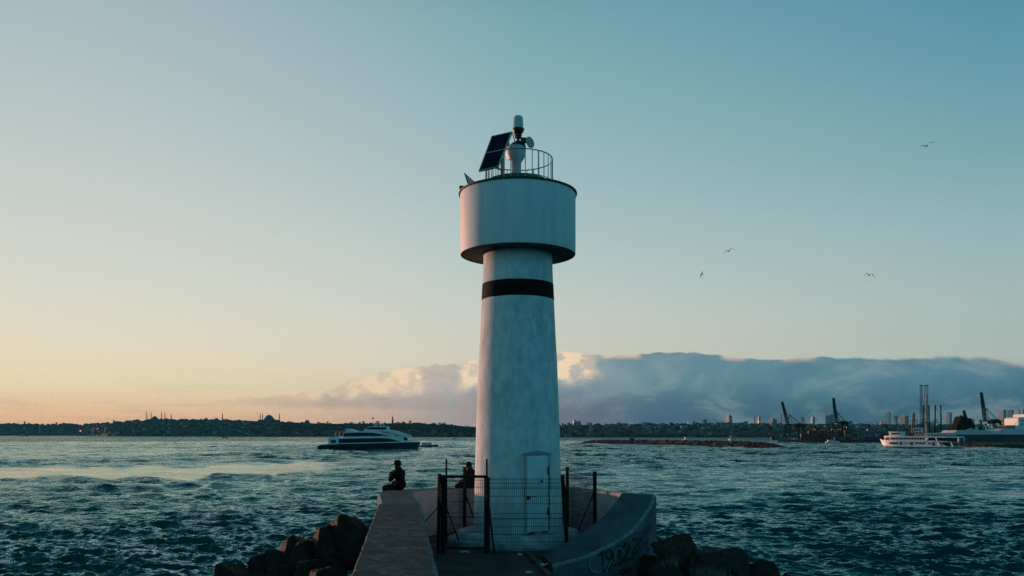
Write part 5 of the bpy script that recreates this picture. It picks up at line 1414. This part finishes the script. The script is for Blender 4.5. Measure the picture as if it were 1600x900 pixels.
# waterside lamp glowing
def glow_lamp(px, py, D, col, s_, label, r=1.6):
    k = D/F; p = pt(px, py, D); root = empty('street_lamp', (p.x, p.y, p.z-6), 0, label, 'lamp')
    b = MB(); b.tube((0,0,0), (0,0,6), .25, 6); b.build('pole', M_blackm, root)
    b = MB(); b.lathe([(0,-r*.7),(r*.8,-r*.5),(r,0),(r*.8,r*.5),(0,r*.7)], 12, (0,0,6.5)); b.build('lamp', mat('lamp_glow_%d' % int(col[2]*100), (.8,.7,.6), .5, 0, emit=col, es=s_), root)
glow_lamp(125.5, 673.5, 4000, (1,.42,.22), 2.2, 'glowing orange shore lamp on the far left shore', 3.0)
glow_lamp(152.5, 669.8, 3100, (1,.62,.42), .9, 'dim warm lamp on the hillside left of the mosque hill', 2.0)
glow_lamp(955.5, 670.3, 2400, (1,.62,.42), 1.0, 'warm lamp among houses just right of the lighthouse', 2.2)
glow_lamp(1323.5, 669, 760, (.75,.95,1), 1.0, 'white floodlight lit beside the second harbour crane', .75)
glow_lamp(1355, 672, 1500, (.7,.9,1), .8, 'small white lamp lit above the container quay', .9)
glow_lamp(1074.8, 661, 2800, (1,.9,.85), .8, 'pale lamp lit on the ridge above the stone breakwater', 1.8)

# ------------------------------------------------------------------ harbour: quay, cranes, containers
QD = 700
q0, q1 = pt(1215, HY, 720), pt(1500, HY, 640)
b = MB(); b.extrude([(q0.x, q0.y), (q1.x, q1.y), (q1.x+380, q1.y+10), (q1.x+380, q1.y+500), (q0.x+160, q0.y+420)], -1, 2.0)
tag(b.build('quay', mat('quay_concrete', (.12,.11,.10), .9, .4, .05)), 'low dark concrete quay carrying cranes and containers', 'quay')
M_crane = mat('dark_blue_crane_paint', (.007,.016,.026), .8, .3, .05); M_crane_r = mat('dark_rusty_crane_paint', (.045,.020,.014), .8, .4, .05)
def crane(px, top, base, D, label, mleg, span=26, boomdx=-6, cabin=None):
    """ship to shore crane with its boom raised"""
    k = D/F; p = pt(px, HY, D); root = empty('harbour_crane', (p.x, p.y, 2.0), 0, label, 'crane', 'harbour cranes')
    Z = lambda py: EYE+(HY-py)*k-2; X = lambda q: (q-px)*k
    mid = base-(base-top)*.42
    zmid = Z(mid)
    for dx in (-.5, .5):
        for dy in (-6, 6):
            b = MB(); b.tube((dx*span*k, dy, 0), (dx*span*k*.92, dy, zmid), 1.25*k, 4); b.build('leg', mleg, root)
    b = MB(); b.box((0,-6,Z(base-8)), (span*k, .9*k, 1.1*k)); b.box((0,6,Z(base-8)), (span*k,.9*k,1.1*k)); b.box((0,0,zmid), (span*k*1.5, 10, 1.6*k)); b.box((span*k*.3,0,zmid+1.5*k), (6*k,8,2.5*k))
    for a in range(5): b.tube((-.46*span*k+a*span*k*.2, -6, Z(base-8) if a % 2 else zmid), (-.46*span*k+(a+1)*span*k*.2, -6, zmid if a % 2 else Z(base-8)), .35*k, 4)
    b.build('portal_frame', mleg, root)
    # raised boom
    hb = Vector((-.45*span*k, 0, zmid)); tp_ = Vector((-.45*span*k+boomdx*k, 0, Z(top)))
    b = MB(); d = (tp_-hb); nn = Vector((d.z, 0, -d.x)).normalized()
    for y in (-2.2, 2.2):
        b.tube(hb+Vector((0,y,0))-nn*1.3*k*.5, tp_+Vector((0,y*.6,0))-nn*.5*k, .72*k, 4); b.tube(hb+Vector((0,y,0))+nn*1.3*k, tp_+Vector((0,y*.6,0))+nn*.6*k, .72*k, 4)
    for i in range(12):
        a = hb.lerp(tp_, i/12); c = hb.lerp(tp_, (i+1)/12); s1 = 1.2*k*(1-i/24); b.tube(a+nn*s1*(1 if i % 2 else -.5), c+nn*s1*(-.5 if i % 2 else 1), .5*k, 4)
    b.build('boom', mleg, root)
    # apex frame with stays and the landward beam
    ap = Vector((-.36*span*k, 0, zmid+(Z(top)-zmid)*.45))
    b = MB(); b.tube((-.46*span*k,0,zmid), ap, .5*k, 4); b.tube(ap, (-.1*span*k,0,zmid), .4*k, 4); b.tube(ap, (.55*span*k,0,zmid+.6*k), .5*k, 4); b.tube(ap, hb.lerp(tp_, .62), .2*k, 4)
    for i in range(5): t = (i+1)/6; pA = ap.lerp(Vector((.55*span*k,0,zmid)), t); b.tube(pA, (pA.x, 0, zmid), .18*k, 4)
    b.build('apex_frame', mleg, root)
    b = MB(); b.box((.14*span*k, 0, zmid-2.2*k), (6.0*k, 6, 4.6*k)); b.build('machine_house', cabin or mleg, root)
    b = MB(); b.box((.42*span*k,0,zmid+.4*k), (5.5*k,7,3.0*k)); b.box((.62*span*k,0,zmid-1.4*k), (3.6*k,6,4.0*k)); b.build('counterweight', mleg, root)
    return root
crane(1241, 628, 690, 740, 'dark crane with thin raised boom, leftmost of the harbour cranes', M_crane_r, 22, -9)
crane(1313, 622, 688, 760, 'dark blue crane with thick raised boom behind the red yard frames', M_crane, 15, -4)
crane(1548, 613, 690, 800, 'dark blue crane with raised boom behind the moored ship', M_crane, 20, -6)
crane(1519, 641, 690, 900, 'smaller crane with a leaning boom tip showing right beside the black funnel', M_crane, 14, -7)
def yard_frame(px, D, label):
    k = D/F; p = pt(px, HY, D); root = empty('yard_gantry', (p.x, p.y, 2), 0, label, 'gantry', 'red yard gantries')
    for dx in (-5, 5):
        for dy in (-8, 8): b = MB(); b.box((dx*k, dy, 9*k), (.9*k, .9*k, 18*k)); b.build('leg', M_crane_r, root)
    b = MB()
    for dy in (-8, 8): b.box((0,dy,18*k), (11.5*k,.9*k,1.6*k))
    for dx in (-5, 5): b.box((dx*k,0,18*k), (.8*k,16,1.2*k)); b.box((dx*k,0,3*k), (.8*k,16,1.0*k))
    b.box((0,-8,11*k), (10*k,.6*k,.8*k)); b.build('top_frame', M_crane_r, root)
    b = MB(); b.box((1.5*k,0,16*k), (2.5*k,6,2.2*k)); b.build('trolley', mat('red_paint', (.35,.05,.03), .6, .3), root)
for px, dd, lb in ((1272, 720, 'leftmost of the red frame gantries on the quay'), (1286, 724, 'second red frame gantry from the left on the quay'), (1300, 728, 'third red frame gantry from the left, behind the small launch'), (1311, 735, 'rightmost red frame gantry, under the thick boomed crane')): yard_frame(px, dd, lb)
# container stacks: one of each colour, copied
cp = {}
def container(col, name):
    b = MB(); L_, W_, H_ = 12.2, 2.44, 2.6; b.box((0,0,H_/2), (L_,W_,H_))
    for i in range(24): b.box((-L_/2+.3+i*(L_-.6)/23, -W_/2-.04, H_/2), (.22,.08,H_-.3))
    o = b.build('shipping_container', mat(name, col, .7, .4, .4)); return o
cols = {'red': (.28,.05,.03), 'ochre': (.26,.19,.10), 'grey': (.20,.21,.21), 'blue': (.03,.07,.13), 'brown': (.13,.06,.04)}
g = random.Random(9)
sites = []
for x0, x1, mx, pal in ((1262,1318,3,('red','red','brown')), (1326,1345,3,('ochre','grey','brown')), (1346,1362,3,('ochre','ochre','grey')), (1363,1385,2,('grey','blue','brown')), (1386,1420,2,('brown','blue','grey')), (1215,1236,1,('brown','grey'))):
    px = x0
    while px < x1:
        for lv in range(g.randint(1, mx)): sites.append((px, lv, g.choice(pal), (x0)))
        px += 12.6/ (705/F)*.5*.52
for px, lv, cn, x0 in sites:
    if cn not in cp: cp[cn] = container(cols[cn], cn+'_container_paint'); o = cp[cn]
    else: o = cp[cn].copy(); COL.objects.link(o)
    D = 690-(px-1215)*.2; p = pt(px, HY, D); o.location = (p.x, D+8, 2.0+lv*2.62); o.scale = (.5, 1, 1)
    place = 'under the red yard gantries' if x0 == 1262 else 'in the row left of the passenger ferry' if x0 < 1400 and x0 > 1300 else 'at the quay under the leftmost crane'
    tag(o, '%s shipping container stacked %s' % (cn, place), 'container', 'containers on the quay')
# tall lattice frames standing in the harbour
def legs_frame(px0, px1, top, base, D, label):
    k = D/F; p = pt((px0+px1)/2, HY, D); root = empty('steel_trestle', (p.x, p.y, 2), 0, label, 'trestle')
    Z = lambda py: EYE+(HY-py)*k-2; w = (px1-px0)*k
    for s_ in (-.5, .5):
        b = MB(); b.tube((s_*w*1.05,0,0), (s_*w*.9,0,Z(top)), 1.0*k, 6); b.box((s_*w*.9,0,Z(top)), (2.2*k,2.2*k,1.2*k)); b.build('leg', M_crane, root)
    b = MB(); n = 3
    for i in range(n):
        z0, z1 = Z(base)+(Z(top)-Z(base))*i/n, Z(base)+(Z(top)-Z(base))*(i+1)/n
        b.tube((-.5*w,0,z1-1), (.5*w,0,z0), .35*k, 4)
    b.tube((-.5*w,0,Z((top+base)/2)), (.5*w,0,Z((top+base)/2)), .35*k, 4); b.build('bracing', M_crane, root)
legs_frame(1442.5, 1452, 634, 686, 720, 'tall dark steel trestle around the foot of the pink lit column')
legs_frame(1461, 1470.5, 633.5, 686, 730, 'tall dark steel trestle standing alone right of the lit column')
def lattice(px, top, base, D, w, label, m, solid=False):
    k = D/F; p = pt(px, HY, D); root = empty('lattice_column', (p.x, p.y, 2), R(20), label, 'column')
    Z = lambda py: EYE+(HY-py)*k-2; W = w*k/2; H = Z(top)
    b = MB(); 
    for x in (-W, W):
        for y in (-W, W): b.tube((x,y,0), (x,y,H), .28*k*(1.4 if solid else .8), 4)
    n = int(H/(W*2))+1
    for i in range(n):
        z0, z1 = H*i/n, H*(i+1)/n; s_ = 1 if i % 2 else -1
        for y in (-W, W): b.tube((-W*s_,y,z0), (W*s_,y,z1), .16*k, 4); b.tube((-W,y,z1), (W,y,z1), .14*k, 4)
        for x in (-W, W): b.tube((x,-W*s_,z0), (x,W*s_,z1), .16*k, 4)
    b.build('frame', m, root)
    if solid: b = MB(); b.box((0,0,H*.42), (W*1.5,W*1.5,H*.84)); b.build('core', m, root)
    b = MB(); b.box((0,0,H+.5*k), (W*2.6,W*2.6,1.4*k)); b.build('head', M_crane, root)
lattice(1439.3, 603, 690, 740, 2.6, 'thin see-through lattice column left of the pink lit one', M_crane)
lattice(1447.3, 603, 690, 735, 3.4, 'thick tall column glowing pink in low sun above the ferry', mat('column_pink_grey', (.42,.36,.36), .6, .3, .05), True)

# ------------------------------------------------------------------ towers of the far city
def glass_mat(name, col, rough=.3):
    return mat(name, col, rough, .3, .02)
MT = [mat('tower_blue_grey', (.16,.20,.24), .5, .15, .02), mat('tower_pale', (.40,.40,.42), .6, .1, .02), mat('tower_dark', (.08,.10,.12), .4, .2, .02)]
def skyscraper(px, wpx, top, D, label, mi, style='flat', rz=.5, glint=False):
    k = D/F; p = pt(px, HY, D); root = empty('skyscraper', (p.x, p.y, 20), rz, label, 'tower')
    H = EYE+(HY-top)*k-20; W = wpx*k/(abs(math.cos(rz))+abs(math.sin(rz)))*1.02
    b = MB(); b.box((0,0,H/2-8), (W,W,H+16)); b.build('wall', MT[mi], root)
    if style == 'step': b = MB(); b.box((0,0,H+2.0*k*.5), (W*.55,W*.55,2.0*k)); b.build('roof', MT[mi], root)
    elif style == 'spire': b = MB(); b.box((0,0,H+.5*k), (W*.6,W*.6,1.0*k)); b.tube((0,0,H), (0,0,H+4*k), .25*k, 5, .08*k); b.build('roof', MT[mi], root)
    elif style == 'round': b = MB(); b.lathe([(W*.5,H),(W*.45,H+.5*k),(W*.25,H+1.0*k),(0,H+1.2*k)], 16); b.build('roof', MT[mi], root)
    elif style == 'slant': b = MB(); b.add([(-W/2,-W/2,H),(W/2,-W/2,H),(W/2,W/2,H),(-W/2,W/2,H),(-W/2,-W/2,H+1.6*k),(-W/2,W/2,H+1.6*k)], [(0,1,4),(3,5,2),(0,4,5,3),(1,2,5,4),(0,3,2,1)]); b.build('roof', MT[mi], root)
    nfl = max(4, int(H/9))
    b = MB()
    for i in range(nfl): b.box((0,0,H*(i+.5)/nfl), (W+.5,W+.5,H/nfl*.35))
    b.build('window_band', mat('tower_window_glass', (.05,.07,.09), .45, .2, .05), root)
    if glint:
        # glazing patch, the low sun's golden glint put into its colour
        b = MB(); a = -rz; b.box((-W*.5,0,H*.62), (.8,W*.34,H*.30)); b.build('glazing', mat('sun_glint_glass', (.70,.38,.16), .5, 0, metal=1.0), root)
sky = [
 (897.5, 4.6, 656.5, 3600, 'single rounded tower on the ridge just right of the lighthouse', 0, 'round', .5, False),
 (1139.2, 9.2, 650, 4200, 'broad tower with a small stepped top above the right end of the breakwater', 1, 'step', .5, False),
 (1178.5, 1.6, 650, 4600, 'very thin pale tower left of the glinting one', 0, 'flat', .05, False),
 (1186, 4.2, 651, 4500, 'slender tower with sunlit golden glazing and a spire', 1, 'spire', .46, True),
 (1207.5, 11.5, 655.5, 4200, 'wide squat dark tower block with a stepped top', 2, 'step', .5, False),
 (1219.5, 3.6, 648, 4600, 'slender pale tower behind the thin raised boom', 1, 'flat', .6, False),
 (1254.2, 5, 652, 4500, 'tower with bright glazing behind the leftmost crane', 0, 'flat', .75, True),
 (1270, 6, 652, 4800, 'faint blue tower with a side mast between the first two cranes', 0, 'spire', .4, False),
 (1296, 11, 648.5, 3900, 'thick grey tower left of the thick boomed crane', 0, 'slant', .55, False),
 (1388, 7, 644.5, 4500, 'tall pink edged tower left of the bright glazed one', 1, 'step', .7, False),
 (1400, 5, 650, 4700, 'narrow dark tower with a strip of bright glazing', 2, 'flat', .78, True),
 (1413, 12, 650.5, 4700, 'pair-like broad blue tower left of the lattice columns', 0, 'slant', .5, False),
 (1427.5, 5, 645, 4900, 'pale tower half hidden behind the tug mast', 1, 'flat', .5, False),
 (1457, 5, 658, 4500, 'low tower between the two trestles', 0, 'flat', .5, False),
 (1483, 7.5, 645, 4600, 'round topped blue tower left of the black funnel', 0, 'round', .5, False),
 (1520, 6, 656, 3500, 'tower flashing with sun right behind the black funnel', 1, 'slant', .85, True),
 (1532, 3, 655, 4300, 'thin pale sunlit slab left of the crane behind the ship', 1, 'flat', .8, True),
 (1567, 9, 640.5, 4600, 'left tower of the hazy pair beyond the moored ship', 0, 'flat', .4, False),
 (1579, 9, 640.5, 4650, 'right tower of the hazy pair beyond the moored ship', 0, 'flat', .6, False),
 (1597, 10, 639.5, 4500, 'hazy tower at the far right edge above the ship bridge', 0, 'flat', .5, False),
 (1369, 5, 660, 4300, 'low tower block on the ridge above the container quay', 0, 'flat', .5, False),
 (1377, 4, 659, 4400, 'second low tower block on the ridge above the container quay', 1, 'flat', .4, False),
]
for s_ in sky: skyscraper(*s_)

# ------------------------------------------------------------------ birds
M_bird = mat('gull_feathers', (.05,.055,.06), .8, .4, 20)
def gull(px, py, D, span, roll, yaw, fold, label):
    p = pt(px, py, D); root = empty('gull', p, yaw, label, 'bird', 'gulls in flight'); root.rotation_euler = (0, roll, yaw)
    b = MB(); L_ = span*.38; n = 10; vs = []
    rs = [(0,.01),(.10,.035),(.25,.06),(.5,.075),(.7,.055),(.85,.02),(.92,.02),(1.0,.012)]
    for t, r in rs:
        for q in range(8): a = q*PI/4; w_ = 1 if t < .8 else 2.0; vs.append((math.cos(a)*r*span*.5*w_, (.5-t)*L_*1.05, math.sin(a)*r*span*.5*(.9 if t < .8 else .3)))
    fs = [(i*8+q, i*8+(q+1) % 8, (i+1)*8+(q+1) % 8, (i+1)*8+q) for i in range(len(rs)-1) for q in range(8)]+[tuple(range(8)), tuple(range(len(vs)-8, len(vs)))[::-1]]
    b.add(vs, fs)
    for sd in (-1, 1):
        st = [(0,.10,.0,.0), (.18,.11,.055*fold[0],.01), (.42,.10,.11*fold[0],.0), (.72,.065,.11*fold[0]-.10*fold[1],-.05), (1.0,.008,.11*fold[0]-.30*fold[1],-.13)]
        vs = []
        for s2, c, z, back in st:
            x = sd*s2*span/2; z *= span
            y0 = span*(.07+back); vs += [(x,y0,z), (x,y0-c*span,z), (x,y0-c*.3*span,z+.012*span*(1-s2))]
        fs = []
        for i in range(4):
            for q in range(3): fs.append((i*3+q, i*3+(q+1) % 3, (i+1)*3+(q+1) % 3, (i+1)*3+q))
        b.add(vs, fs)
    b.build('body', M_bird, root, smooth=50)
gull(1448, 228, 95, 2.09, R(-20), R(-12), (1, .45), 'gull gliding with wings tilted, highest in the sky at right')
gull(1139, 392.5, 125, 2.02, R(-22), R(20), (1.2,.7), 'gull banking, right one of the pair beside the drum')
gull(1097, 429, 150, 1.94, R(-48), R(50), (1.1,.6), 'small gull banking steeply, left one of the pair beside the drum')
gull(1358.5, 430, 130, 2.02, R(4), R(10), (1.2,1.3), 'gull with drooping arched wings at middle right')
gull(907, 626, 240, 1.3, R(60), R(20), (1.2,.3), 'tiny gull low over the cloud bank just right of the lighthouse')
gull(450.5, 652.5, 420, 1.3, R(5), R(10), (.6,.2), 'tiny bird above the woods right of the broad domed basilica')

# ------------------------------------------------------------------ foam of wakes
def foam(pts, w, n, seed):
    g = random.Random(seed); b = MB()
    for _ in range(n):
        t = g.random()*(len(pts)-1); k = int(t); p = Vector(pts[k]).lerp(Vector(pts[k+1]), t-k)
        c = Vector((p.x+g.gauss(0,w), p.y+g.gauss(0,w*2.2), .12)); a = g.uniform(.15,.7)
        vs = [c+Vector((math.cos(q*PI/3)*a*1.8*g.uniform(.6,1), math.sin(q*PI/3)*a*g.uniform(.6,1), g.uniform(-.05,.05))) for q in range(6)]+[c+Vector((0,0,a*.35))]
        b.add(vs, [(q, (q+1) % 6, 6) for q in range(6)])
    return b
b = MB()
P = lambda px, py: (lambda q: (q.x, q.y, 0))(pt(px, HY, water_D(py)))
for seg, w_, n_ in (((P(660,702),P(640,703.5),P(600,704)), .5, 120), ((P(500,702),P(470,700.5),P(430,698.5)), 1.6, 260), ((P(690,698),P(715,697),P(745,696.5)), 1.6, 260), ((P(1375,700),P(1366,701)), .6, 60), ((P(1230,691.5),P(1212,690)), 1.5, 60), ((P(1312,690.5),P(1330,690.3)), 1.0, 80), ((P(1500,700.5),P(1530,701.5)), .8, 50)):
    t_ = foam(seg, w_, n_, int(n_)); b.add(t_.v, t_.f)
tag(b.build('foam', M_foam, fixn=False), 'white foam of boat wakes on the water', 'foam', kind='stuff')

# ------------------------------------------------------------------ haze over the strait
hb = MB(); hb.box((0, 2800, 170), (14000, 6400, 346))
hz = hb.build('haze', mat('tmp_h', (1,1,1), 1, 0)); tag(hz, kind='stuff')
hm = bpy.data.materials.new('haze_air'); hm.use_nodes = True; nt = hm.node_tree; nt.nodes.clear()
out = nt.nodes.new('ShaderNodeOutputMaterial'); pv = nt.nodes.new('ShaderNodeVolumePrincipled')
pv.inputs['Color'].default_value = (.16,.72,.95,1); pv.inputs['Density'].default_value = .000034; pv.inputs['Anisotropy'].default_value = .0
nt.links.new(pv.outputs[0], out.inputs['Volume'])
hz.data.materials.clear(); hz.data.materials.append(hm)
